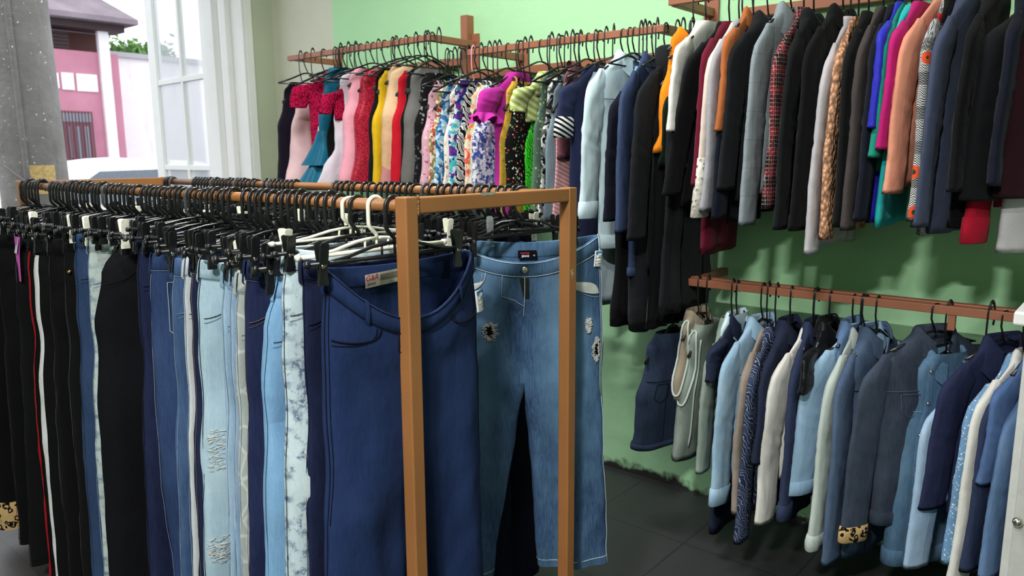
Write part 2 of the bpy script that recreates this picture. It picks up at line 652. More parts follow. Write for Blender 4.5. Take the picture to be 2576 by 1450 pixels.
PINKW = plaster('pink_render', '#c08496', '#b3768a')
XB = -30.0
OY = 7.5
bl = empty('pink_building', (XB, OY, -.05))
tag(bl, 'pink two storey house with tiled roof across the street', 'building')


def by(px, py):
    p = atX(px, py, XB)
    return Vector((0, p.y - OY, p.z + .05))


def bbox(name, px0, py0, px1, py1, th, mat, par=None, x=0.0):
    a, b = by(px0, py0), by(px1, py1)
    lo = Vector((x, min(a.y, b.y), min(a.z, b.z)))
    hi = Vector((x + th, max(a.y, b.y), max(a.z, b.z)))
    return Geo().box((lo + hi) / 2, hi - lo).build(name, mat, par or bl, smooth=False)


DKWOOD = plastic('dark_timber', '#3a2a2e', .7)
WHP = plaster('white_render', '#f4f2f4', '#e8e6ea')
yr = by(320, 400).y
yl = by(-260, 300).y
zw = by(200, 128).z
zsof = by(200, 72).z
Geo().box((-4.0, (yr + yl) / 2, zw / 2), (8.0, yr - yl, zw)).build('wall', PINKW, bl, smooth=False)
Geo().box((-4.2, (yr + yl) / 2, (zw + zsof) / 2), (6.4, yr - yl - .3, zsof - zw)).build('loggia_wall', plastic('loggia_brown', '#5a3a36', .8), bl, smooth=False)
sl = Geo()
for k in range(5):
    z = zw + .12 + k * (zsof - zw - .15) / 5
    sl.box((-.3, (yr + yl) / 2 - .8, z), (.1, yr - yl - 1.5, .1))
sl.build('balustrade', DKWOOD, bl, smooth=False)
Geo().box((-.1, (yr + yl) / 2, zsof + .1), (1.0, yr - yl + .3, .26)).build('fascia', DKWOOD, bl, smooth=False)
yp = by(270, 250).y
Geo().box((.06, yp, zsof / 2), (.2, .36, zsof)).build('pillar', WHP, bl, smooth=False)
yo = yr + .45
TILE = plaster('roof_tiles', '#8a8088', '#6f666e')
rz0, rz1, rx = zsof + .22, zsof + 3.2, -8.0
Geo().loft([[(.9, yl, rz0), (.9, yo, rz0), (rx * .55, yo - 2.2, rz1), (rx * .55, yl, rz1)], [(.9, yl, rz0 + .18), (.9, yo, rz0 + .18), (rx * .55, yo - 2.2, rz1 + .18), (rx * .55, yl, rz1 + .18)]], True, True, True).build('roof', TILE, bl, smooth=False)
Geo().loft([[(.85, yo, rz0), (rx, yo, rz0), (rx * .55, yo - 2.2, rz1)], [(.85, yo + .03, rz0 + .05), (rx, yo + .03, rz0 + .05), (rx * .55, yo - 2.17, rz1 + .05)]], True, True, True).build('roof_hip', TILE, bl, smooth=False)
for (p0, p1) in (((134, 183), (149, 222)), ((152, 182), (187, 227)), ((190, 185), (246, 232))):
    bbox('white_panel', *p0, *p1, .06, WHP)
wf = bbox('window', 143, 278, 238, 402, .06, plastic('window_wine', '#8b5460', .6))
for (p0, p1) in (((150, 318), (166, 398)), ((170, 318), (184, 398)), ((188, 318), (206, 398)), ((210, 318), (228, 396)), ((150, 284), (228, 308))):
    bbox('pane', *p0, *p1, .02, plastic('pane_grey', '#9a9aa8', .2), par=wf, x=.06)
gr = Geo()
a, b = by(143, 278), by(238, 402)
for k in range(11):
    gr.box((.13, lerp(a.y, b.y, k / 10), (a.z + b.z) / 2), (.025, .025, abs(a.z - b.z)))
gr.build('grille', DKWOOD, wf, smooth=False)
bbox('doorway', -60, 318, 28, 470, .04, plastic('door_shadow', '#3c2c36', .8))
bbox('shop_board', -60, 258, 28, 318, .12, WHP)
gs = bbox('green_sign', -80, 140, 18, 212, .16, plastic('sign_green', '#1d7d6a', .6))
bbox('sign_window', -70, 152, 12, 200, .04, plastic('sign_dark', '#2a2c3c', .5), par=gs, x=.16)
XN = -33.0
pn = atX(332, 300, XN)
nb = empty('garden_wall', (XN, pn.y, -.05))
tag(nb, 'pale boundary wall beyond the pink house', 'garden wall')
zn = atX(332, 146, XN).z
Geo().box((0, 3.0, zn / 2), (.5, 9.0, zn)).build('wall_face', WHP, nb, smooth=False)
Geo().box((.05, 3.0, zn + .1), (.7, 9.1, .2)).build('coping', plastic('coping_grey', '#a9acb0', .8), nb, smooth=False)
LEAF = plastic('leaf_green', '#6f9a55', .7, var=.4)
lf = Geo()
rr = random.Random(3)
for k in range(520):
    p = Vector((XN - .6 + rr.uniform(-.4, .4), pn.y + rr.uniform(-.4, 2.2), zn + .25 + abs(rr.gauss(0, .25))))
    a = Vector((rr.uniform(-1, 1), rr.uniform(-1, 1), rr.uniform(-.3, 1))).normalized() * .16
    b = a.cross(Vector((rr.uniform(-1, 1), rr.uniform(-1, 1), 1))).normalized() * .07
    lf.quad(p - a, p + b, p + a, p - b)
sh = lf.build('garden_shrub', LEAF)
tag(sh, 'green leafy shrub growing over the pale boundary wall', 'shrub')
# parked white car: only roof and windows rise above the rack
CARW = plastic('car_white', '#f3f3f5', .25, var=.02)
CARG = plastic('car_glass', '#5a6470', .1)
TYRE = plastic('tyre_rubber', '#1d1d1f', .8)


def make_car(name, label, loc, rz, sc=1.0):
    car = empty(name, loc, rz)
    tag(car, label, 'car')
    prof = [(-2.1, .35), (-2.15, .75), (-1.95, .95), (-1.5, 1.02), (-.85, 1.42), (-.2, 1.5), (.6, 1.46), (1.15, 1.05), (1.9, .9), (2.12, .7), (2.1, .35)]
    rings = []
    for yy, k in ((-.86, .93), (-.82, .985), (-.6, 1), (0, 1.01), (.6, 1), (.82, .985), (.86, .93)):
        rings.append([(x * (1 if k > .95 else .985) * sc, yy * (1 - .16 * ss(.95, 1.5, z)) * sc, (.35 + (z - .35) * k) * sc) for x, z in prof])
    autosmooth(Geo().loft(rings, True, True, True).build('bodywork', CARW, car), 50)
    for s in (-1, 1):
        Geo().loft([[(-.75 * sc, s * .80 * sc, 1.36 * sc), (.55 * sc, s * .80 * sc, 1.38 * sc)], [(-1.3 * sc, s * .875 * sc, 1.03 * sc), (1.0 * sc, s * .875 * sc, 1.03 * sc)]], False).build('side_window', CARG, car)
        for xx in (-1.35, 1.35):
            w = Geo()
            w.tube([(xx * sc, s * .68 * sc, .31 * sc), (xx * sc, s * .87 * sc, .31 * sc)], .31 * sc, 24)
            w.build('wheel', TYRE, car)
    return car


pcar = atX(330, 440, -9.6)
make_car('parked_car', 'white car parked on the street behind the concrete pole', (-9.4, 4.05, -.05), math.radians(97), .98)
pcar2 = atX(15, 505, -8.2)
make_car('parked_car', 'white car showing low down between concrete pole and opening edge', (-8.7, .9, -.05), math.radians(92), .72)

# ------------------------------------------------------------------ front rack
RZ = 1.3165
AX, AY, BY_ = -1.115, 1.007, 1.543
RL = 2.095
TB = .0325
HS = .9
rack = empty('clothes_rack', (AX - RL / 2, (AY + BY_) / 2, 0))
tag(rack, 'freestanding ochre brown metal clothes rack with two parallel rails', 'clothes rack')
cx, cy = AX - RL / 2, (AY + BY_) / 2


def rbox(name, c, d, bev=.003):
    return Geo().box(Vector(c) - Vector((cx, cy, 0)), d, bev=bev).build(name, RACKPAINT, rack, smooth=False)


for x in (AX, AX - RL):
    for y in (AY, BY_):
        rbox('post', (x, y, (RZ + .018 + .03) / 2), (TB, TB, RZ + .018 - .03))
        pf = Geo().box((x - cx, y - cy, .015), (TB * 1.15, TB * 1.15, .03), bev=.004).build('foot_cap', BLACKP, rack, smooth=False)
    rbox('end_bar', (x, (AY + BY_) / 2, RZ), (TB * .9, BY_ - AY - TB, TB))
    rbox('bottom_bar', (x, (AY + BY_) / 2, .1), (TB * .9, BY_ - AY - TB, TB))
PIPER = .0135
for y in (AY, BY_):
    Geo().tube([(AX - TB / 2 - cx, y - cy, RZ), (AX - RL + TB / 2 - cx, y - cy, RZ)], PIPER * HS, 16).build('rail', RACKPAINT, rack)
wd = Geo()
rr = random.Random(5)
for k in range(16):     # weld bead at the near corner
    bm = bmesh.new()
    bmesh.ops.create_icosphere(bm, subdivisions=1, radius=rr.uniform(.0018, .003))
    wd.addbm(bm, Matrix.Translation((AX - cx + TB * .45, AY - cy + TB / 2 + .001, RZ - .016 + k * .0022 + rr.uniform(-.001, .001))))
wd.build('weld_bead', RACKPAINT, rack)
bm = bmesh.new()
bpy_chip = [(AX + TB * .45 + .0006, AY + .17 + a, RZ + .018 - b) for a, b in ((.03, 0), (.075, 0), (.08, .003), (.062, .0065), (.05, .005), (.036, .008), (.028, .004))]
ch = Geo()
ch.V = [tuple(Vector(p) - Vector((cx, cy, 0))) for p in bpy_chip]
ch.F = [tuple(range(len(bpy_chip)))]
ch.build('bare_paint_chip', plastic('bare_metal', '#a3a493', .6, var=.25), rack, smooth=False)


# ------------------------------------------------------------------ hangers
def hook_path(R=.0215, near=-1, drop=.045, neck=.07, zc=0.0):
    pts = []
    for k in range(15):
        a = math.radians(-35 + 215 * k / 14)
        pts.append((0, -near * R * math.cos(a), zc + R * math.sin(a)))
    pts += [(0, near * R, -drop * .55), (0, near * R, -drop), (0, near * R * .8, -drop - .008), (0, near * .006, -neck + .006), (0, 0, -neck), (0, 0, -neck - .012)]
    return pts


def make_clip_hanger(name, mat, half=.2, barz=-.106, near=-1, clips=True, clipmat=None, pegs=None):
    root = empty(name)
    zc = PIPER + .0049 - .0215
    h = Geo()
    h.tube(hook_path(near=near, zc=zc), .0049, 8)
    h.build('hook', mat, root)
    b = Geo()
    for s in (-1, 1):
        pts = [(0, 0, -.078), (0, s * .02, -.0785), (0, s * .06, -.083), (0, s * half * .6, barz + .008), (0, s * half * .8, barz + .002), (0, s * half * .86, barz)]
        b.tube(pts, .0042, 6)
        b.tube([(0, s * .034, -.08), (0, s * .034, barz)], .003, 6)
    b.tube([(0, 0, -.07), (0, 0, barz)], .0035, 6)
    b.build('shoulder_arm', mat, root)
    c = Geo()
    c.tube([(0, -half - .012, barz), (0, half + .012, barz)], .0052, 8)
    for s in (-1, 1):
        c.tube([(0, s * (half + .012), barz), (0, s * (half + .02), barz)], [.0085, .0075], 8)
    c.build('crossbar', mat, root)
    if clips:
        for s in (-1, 1):
            make_clip(root, s * half * .9, barz, clipmat or mat)
    return root


def make_clip(root, y, barz, mat, cx=0.0):
    k = Geo()
    for sx in (-1, 1):
        # paddle: tall flat leaf, open at top, pinched at the jaw
        prof = [(.0425, .0127, .004), (.0415, .0126, .0072), (.038, .0118, .0098), (.02, .0085, .0100), (.004, .0058, .0095), (-.01, .0036, .0088), (-.026, .0026, .0088), (-.034, .0024, .0110), (-.044, .0022, .0112)]
        rings = []
        for (z, x, w) in prof:
            rings.append([(cx + sx * (x - .0017), y - w, barz + z), (cx + sx * (x + .0017), y - w, barz + z), (cx + sx * (x + .0024), y, barz + z), (cx + sx * (x + .0017), y + w, barz + z), (cx + sx * (x - .0017), y + w, barz + z)])
        k.loft(rings, True, True, True)
    cl = k.build('clip', mat, root)
    autosmooth(cl, 35)
    Geo().tube([(cx - .007, y, barz - .004), (cx + .007, y, barz - .004)], .006, 10).build('spring', METAL, cl)


def make_top_hanger(name, mat, neck=.07, half=.19, drop=.055):
    root = empty(name)
    zc = .0135 + .003 - .0195
    Geo().tube(hook_path(R=.0195, near=-1, drop=.036, neck=neck, zc=zc), .003, 8).build('hook', mat, root)
    b = Geo()
    for s in (-1, 1):
        b.tube([(0, 0, -neck - .008), (0, s * .03, -neck - .012), (0, s * half * .6, -neck - .008 - drop * .6), (0, s * half, -neck - .008 - drop)], .005, 6, flat=.8)
    b.tube([(0, -half, -neck - .008 - drop), (0, half, -neck - .008 - drop)], .0032, 6)
    b.build('shoulder_bar', mat, root)
    return root


# ------------------------------------------------------------------ trousers
class Pants:
    """Trousers hanging by the waistband: local y across, x through, z down from the waist rim at z=0."""

    def __init__(s, **k):
        d = dict(hw=.2, hip=.23, bw=.03, bh=.05, C=.30, L=1.0, knee=.105, hem=.095, tk=.04, th=.03, splay=.0, seed=0., amp=.007, sagf=0., sagb=0., bulge=0., driftx=0., drifty=0., gap=.004, sq=2.4, fold=.006, splayn=None, kneen=None, hemn=None, legx=0.)
        d.update(k)
        s.__dict__.update(d)

    def wr(s, y, x, d, sd):
        n = nz(y * 9 + s.seed * 7.1, d * 5.5, x * 9 + sd) * .6 + nz(y * 22 + s.seed, d * 15, x * 20 + sd + 5) * .4
        f = math.sin(y * 55 + s.seed * 9 + 2.5 * nz(d * 2.2, s.seed, sd)) * s.fold / s.amp if s.amp else 0
        return s.amp * ss(0.0, .16, d) * (n * 1.4 + .5 * f * ss(.1, .5, d))

    def body(s, th, d):
        t = d / s.C
        a = pw([(0, s.hw), (.35, lerp(s.hw, s.hip, .7)), (.8, s.hip), (1, s.hip * .99)], t)
        b = pw([(0, s.bw), (.4, lerp(s.bw, s.bh, .8)), (1, s.bh)], t)
        c, sn = math.cos(th), math.sin(th)
        e = 2 / s.sq
        y = a * math.copysign(abs(c) ** e, c)
        x = b * math.copysign(abs(sn) ** e, sn)
        z = -d
        q = 1 - (y / a) ** 2
        top = (1 - ss(0, .26, d))
        if sn > 0:
            z -= s.sagf * q * top
            x += s.bulge * q * top
        else:
            z -= s.sagb * q * top
        w = s.wr(y, x, d, 0 if sn > 0 else 40)
        nx = math.copysign(abs(sn) ** .6, sn)
        x += w * nx
        y += w * c * .5
        x += s.driftx * d
        y += s.drifty * d
        return Vector((x, y, z))

    def ellipse(s, sg, ang, d):
        t = (d - s.C) / (s.L - s.C)
        kn, hm = (s.knee, s.hem) if sg > 0 else (s.kneen or s.knee, s.hemn or s.hem)
        a = pw([(0, s.hip * .5), (.45, kn), (1, hm)], t)
        b = pw([(0, s.bh), (.45, s.tk), (1, s.th)], t)
        sp = s.splay if (sg > 0 or s.splayn is None) else s.splayn
        cyc = s.gap + lerp(s.hip * .5, s.hip * .5 + sp, t)
        # keep the outseam line running straight down
        c, sn = math.cos(ang), math.sin(ang)
        e = 2 / 2.2
        y = cyc + a * math.copysign(abs(c) ** e, c)
        x = b * math.copysign(abs(sn) ** e, sn) + (s.legx * t if sg < 0 else 0)
        return x, y

    def leg(s, sg, ang, d, bodyp=None):
        """ang: 0 outseam, 90 front, 180 inseam, 270 back (radians)"""
        x, y = s.ellipse(sg, ang, d)
        y *= sg
        w = s.wr(y + sg, x, d, (10 if math.sin(ang) > 0 else 30))
        c, sn = math.cos(ang), math.sin(ang)
        p = Vector((x + w * math.copysign(abs(sn) ** .6, sn), y + sg * w * c * .6, -d))
        p.x += s.driftx * d
        p.y += s.drifty * d
        if bodyp is not None:
            k = ss(0, .13, d - s.C)
            q = Vector((bodyp.x + s.driftx * (d - s.C), bodyp.y + s.drifty * (d - s.C), -d))
            p = q.lerp(p, k)
        return p

    def mesh(s, g=None, nb=48, rows=13, lrows=26):
        g = g or Geo()
        rings = []
        for i in range(rows + 1):
            d = s.C * i / rows
            rings.append([s.body(2 * PI * k / nb, d) for k in range(nb)])
        g.loft(rings)
        h = nb // 2
        for sg in (1, -1):
            # outer chain: from back centre over the outseam to the front centre
            idx = [(-h // 2 + k) for k in range(h + 1)]
            outer = []
            for k in idx:
                th = 2 * PI * k / nb
                if sg < 0: th = PI - th
                outer.append(s.body(th, s.C))
            M = 8
            angs = [math.radians(lerp(-150, 150, k / h)) for k in range(h + 1)] + [math.radians(lerp(150, 210, (k + 1) / (M + 1))) for k in range(M)]
            inner = [outer[-1].lerp(outer[0], (k + 1) / (M + 1)) for k in range(M)]
            base = outer + inner
            lr = []
            for i in range(lrows + 1):
                d = s.C + (s.L - s.C) * i / lrows
                lr.append([s.leg(sg, angs[k], d, base[k]) for k in range(len(base))])
            g.loft(lr)
        return g

    def band(s, g, d0=-.001, d1=.04, off=.0025, nb=48, full=True):
        rings = []
        def P(k, d, o):
            th = 2 * PI * k / nb
            p = s.body(th, max(d, 0))
            n = Vector((math.sin(th) * s.hw, math.cos(th) * s.bw, 0)).normalized()
            q = p + n * o
            if d < 0: q.z -= d
            return q
        for (d, o) in ((d1, off * .3), (d1 - .001, off), ((d0 + d1) / 2, off * 1.25), (d0 + .003, off), (d0, 0), (d0 + .003, -off), (d1, -off * .8)):
            rings.append([P(k, d, o) for k in range(nb)])
        return g.loft(rings)

    def on(s, th, d, off=.0025):
        p = s.body(th, max(0, d))
        q = s.body(th + .02, max(0, d)) - s.body(th - .02, max(0, d))
        n = Vector((-q.y, q.x, 0))
        r = Vector((math.sin(th), math.cos(th), 0))
        if n.dot(r) < 0: n = -n
        return p + n.normalized() * off

    def onleg(s, sg, ang, d, off=.0025):
        if d <= s.C + .13:
            th = ang if sg > 0 else PI - ang
            # blend with the hip surface above
            if d <= s.C: return s.on(th, d, off)
            bp = s.body(th, s.C)
            p = s.leg(sg, ang, d, bp)
        else:
            p = s.leg(sg, ang, d)
        n = Vector((math.sin(ang), sg * math.cos(ang), 0)).normalized()
        return p + n * off

    def line(s, pts, r=.0011, n=5, off=.002):
        path = [s.on(th, d, off) for th, d in pts]
        return path


def arcpts(a, b, k=12, bow=(0, 0)):
    return [(lerp(a[0], b[0], t) + bow[0] * math.sin(PI * t), lerp(a[1], b[1], t) + bow[1] * math.sin(PI * t)) for t in [i / k for i in range(k + 1)]]


def add_ribbon(g, pts, wdir, w):
    g.loft([[p - wdir * w / 2, p + wdir * w / 2] for p in pts], False)


def seam_of(mat):
    k = mat.name + '_seam'
    h, kind = SRC.get(mat.name, ('#181a20', ''))
    r = [int(h[i:i + 2], 16) for i in (1, 3, 5)]
    return fabric(k, '#%02x%02x%02x' % tuple(int(q * .62) for q in r), bump=.1)


def build_pants(root, P, mat, bandmat=None, thread=None, level=1, zoff=0.0, front=1, belt=True, button=None, lining=None):
    """parts under root; zoff = waist rim height under the hook"""
    def fin(o):
        o.location = (0, 0, zoff)
        if front < 0: o.rotation_euler = (0, 0, PI)
        return o
    thread = thread or seam_of(mat)
    kr = 1.0 if level >= 2 else .5
    nb, r, l = (64, 18, 40) if level >= 2 else (44, 12, 26)
    fin(P.mesh(Geo(), nb, r, l).build('trouser_body', mat, root))
    fin(P.band(Geo(), nb=nb).build('waistband', bandmat or mat, root))
    if level >= 1:
        sg = Geo()
        side = [(-1, 0)] if level == 1 else [(-1, 0), (1, 0)]
        for (q, _) in ((-1, 0), (1, 0)):
            ds = [.04 + (P.L - .04) * i / 34 for i in range(35)]
            sg.tube([P.onleg(q, .10, d, .0010) for d in ds], .0013 * kr, 5)
            if level >= 2:
                sg.tube([P.onleg(q, .24, d, .0012) for d in ds[:16]], .0009, 4)
        for d in (.041,) + ((.003,) if level >= 2 else ()):
            sg.tube([P.on(2 * PI * k / 60, d, .0035) for k in range(61)], .0011 * kr, 5, cap=False)
        for q in (-1, 1):
            sg.tube([P.leg(q, 2 * PI * k / 24, P.L - .022) * 1.0 + Vector((0, 0, 0)) for k in range(25)], .0014, 4, cap=False)
        fin(sg.build('seam_stitching', thread, root))
        if belt:
            angs = (-.0, PI, PI * .72, PI * .28) if level == 1 else (PI * .3, PI * .7, PI * .02, PI * .98, PI * 1.5)
            for th in angs:
                b = Geo()
                pts = [P.on(th, -.0, .0035), P.on(th, .004, .0065), P.on(th, .02, .008), P.on(th, .044, .0068), P.on(th, .05, .003)]
                pts[0].z += .003
                tn = (P.on(th + .03, .02, 0) - P.on(th - .03, .02, 0)).normalized()
                rings = [[p - tn * .0055, p + tn * .0055] for p in pts]
                b.loft(rings, False)
                fin(b.build('belt_loop', bandmat or mat, root))
        # front pockets: a scooped opening from the waistband round to the outseam
        for sd_ in (-1, 1):
            def pk_(u, o=0.0):
                th = lerp(.36, .10, 1 - math.cos(u * PI / 2)) * PI + o
                return (th if sd_ > 0 else PI - th, .045 + ((.105 if lining else .085) - o * .1) * math.sin(u * PI / 2) ** .9)
            pts = [pk_(i / 14) for i in range(15)]
            pk = Geo().tube([P.on(a_, d_, .0022) for a_, d_ in pts], .0015 * kr, 5)
            pts2 = [(a_ - sd_ * .05 * (1 - i / 14) , d_ + .004 + .007 * i / 14) for i, (a_, d_) in enumerate(pts)]
            pk.tube([P.on(a_, d_, .0018) for a_, d_ in pts2], .0008 * kr, 4)
            fin(pk.build('front_pocket', thread, root))
            if lining:
                rows = []
                for i in range(15):
                    u = i / 14
                    a_, d_ = pk_(u)
                    w_ = .055 * math.sin(PI * min(1, max(0, (u - .15) / .85)) ** 1.2) + .001
                    rows.append([P.on(a_ + (-w_ * 4.2 if sd_ > 0 else w_ * 4.2) * q_, d_ - w_ * .30 * q_, .0016 + .0016 * q_ * (1 - q_) * 4) for q_ in (0, .35, .7, 1)])
                fin(Geo().loft(rows, False).build('pocket_lining', lining, root))
        # fly
        fl = Geo()
        fl.tube([P.on(PI / 2, .042 + .16 * i / 10, .0025) for i in range(11)], .0012, 5)
        fl.tube([P.on(PI / 2 + .22 * math.sin(min(1, i / 9) * PI / 2 + PI / 2) if i > 6 else PI / 2 + .22, .042 + .15 * i / 12, .0025) for i in range(13)], .0010, 4)
        fin(fl.build('fly', thread, root))
        # back pockets
        for c in (PI * 1.3, PI * 1.7):
            hwd = .27
            pts = []
            for (a, d) in ((-1, .07), (1, .07), (.92, .19), (0, .215), (-.92, .19), (-1, .07)):
                pts.append((c + a * hwd, d))
            pp = []
            for i in range(len(pts) - 1):
                for k in range(5): pp.append((lerp(pts[i][0], pts[i + 1][0], k / 5), lerp(pts[i][1], pts[i + 1][1], k / 5)))
            pp.append(pts[-1])
            fin(Geo().tube([P.on(a, d, .0026) for a, d in pp], .0016, 5).build('back_pocket', thread, root))
    if button:
        o = Geo()
        p = P.on(PI / 2 + .0, .02, .005)
        o.tube([p + Vector((-.003, 0, 0)), p + Vector((.003, 0, 0)), p + Vector((.0045, 0, 0))], [.0085, .0085, .006], 16)
        fin(o.build('button', button, root))


# ------------------------------------------------------------------ tops, jackets and dresses
class Top:
    def __init__(s, **k):
        d = dict(hw=.2, dn=.085, sd=.05, L=.6, tx=.035, sleeve=None, swx=.035, swy=.05, cuffk=.8, flare=1.0, pinch=.0, fold=.006, nf=40, seed=0., neck=.055, lean=0., out=.0, bare=False, scoop=0., puff=0.)
        d.update(k)
        s.__dict__.update(d)

    def size(s, d):
        if s.bare:
            a = pw([(0, s.hw * .42), (s.sd, s.hw * .62), (.13, s.hw * .66), (.24, s.hw * .86), (.36, s.hw * (.86 - s.pinch)), (s.L, s.hw * .95 * s.flare)], d)
        else:
            a = pw([(0, s.neck), (s.sd, s.hw * .9), (s.sd + .05, s.hw * .97), (.26, s.hw * .93), (.40, s.hw * (.92 - s.pinch)), (s.L, s.hw * .93 * s.flare)], d)
            if d < s.sd: a = lerp(s.neck, s.hw * .9, d / s.sd)
        b = pw([(0, min(s.tx, .032)), (s.sd, s.tx * .7), (.22, s.tx), (s.L, s.tx * (1 + (s.flare - 1) * .6))], d)
        return a, b

    def p(s, th, d, off=0.0):
        a, b = s.size(d)
        c, sn = math.cos(th), math.sin(th)
        e = 2 / 2.5
        y = a * math.copysign(abs(c) ** e, c)
        x = b * math.copysign(abs(sn) ** e, sn)
        k = ss(.08, .5, d)
        n = nz(y * 10 + s.seed * 5.3, d * 5, 3 * math.copysign(1, sn) + s.seed) * .9 + .5 * nz(y * 24 + d * 9, d * 16, s.seed * 2)
        f = math.sin(s.nf * y + s.seed * 11 + 2.2 * nz(d * 2, s.seed, 7)) * (.3 + k)
        w = s.fold * (n + .7 * f * k)
        # front edge (toward the room) gets folds as well
        x2 = s.fold * 1.1 * nz(d * 4.2, s.seed * 3, 2.5) * (1 - abs(sn)) * k
        z = -s.dn - d
        if s.scoop and d < s.scoop: z -= (1 - min(1, abs(y / a)) ** 2) * (s.scoop - d) * (.6 if s.bare else (.75 * max(0, sn) ** .5))
        v = Vector((x + w * math.copysign(abs(sn) ** .6, sn) + x2 + s.lean * d, y + w * c * .8, z))
        if off: v += Vector((math.copysign(abs(sn) ** .5, sn) * off, c * off, 0))
        return v

    def body(s, n=40, m=26):
        rings = []
        ds = [s.L * (i / m) ** 1.25 for i in range(m + 1)]
        for d in ds:
            rings.append([s.p(2 * PI * k / n, d) for k in range(n)])
        # hem turn-in
        rings.append([s.p(2 * PI * k / n, s.L, -.004) + Vector((0, 0, .004)) for k in range(n)])
        return Geo().loft(rings)

    def sl(s, sg, ang, t, off=0.0):
        L = s.sleeve
        prof = pw([(0, .45), (.05, .8), (.12, 1), (.5, .9), (1, s.cuffk)], t)
        if s.puff: prof *= 1 + s.puff * math.sin(PI * min(1, t * 1.05)) ** 1.2
        ax, ay = s.swx * prof + off, s.swy * lerp(prof, 1, .3) * pw([(0, .5), (.12, 1), (1, .85)], t) + off
        yc = sg * (s.hw - .03 + .03 * ss(0, .22, t) + s.out * t - .012 * ss(.45, 1, t))
        zc = -s.dn - s.sd * .86 - t * L
        xc = s.lean * (s.sd + t * L) + .008 * nz(t * 2.5, s.seed * 3, sg)
        c, sn = math.cos(ang), math.sin(ang)
        fa = abs(sn) ** .7
        w = s.fold * .62 * (.9 * nz(c * 2.2 + sg * 4, t * 9 * L / .5 + s.seed, sn * 1.6) + .55 * nz(c * 4 + t * 5, t * 24 * L / .5, s.seed + sn)) * fa
        w += s.fold * .45 * nz(t * 3.2, s.seed * 2, sg * 3) * (1 - fa)
        w += s.fold * .4 * math.sin(t * 70 * L / .5 + c * 3.0) * math.exp(-((t - .48) / .07) ** 2) * fa
        return Vector((xc + (ax + w) * math.copysign(abs(sn) ** .85, sn), yc + sg * (ay + w * .6) * math.copysign(abs(c) ** .85, c), zc))

    def sleeve_mesh(s, sg, n=26, m=34):
        rings = [[s.sl(sg, 2 * PI * k / n, i / m) for k in range(n)] for i in range(m + 1)]
        e = [s.sl(sg, 2 * PI * k / n, 1, -.004) + Vector((0, 0, .012)) for k in range(n)]
        g = Geo().loft(rings + [e], True, True, False)
        return g


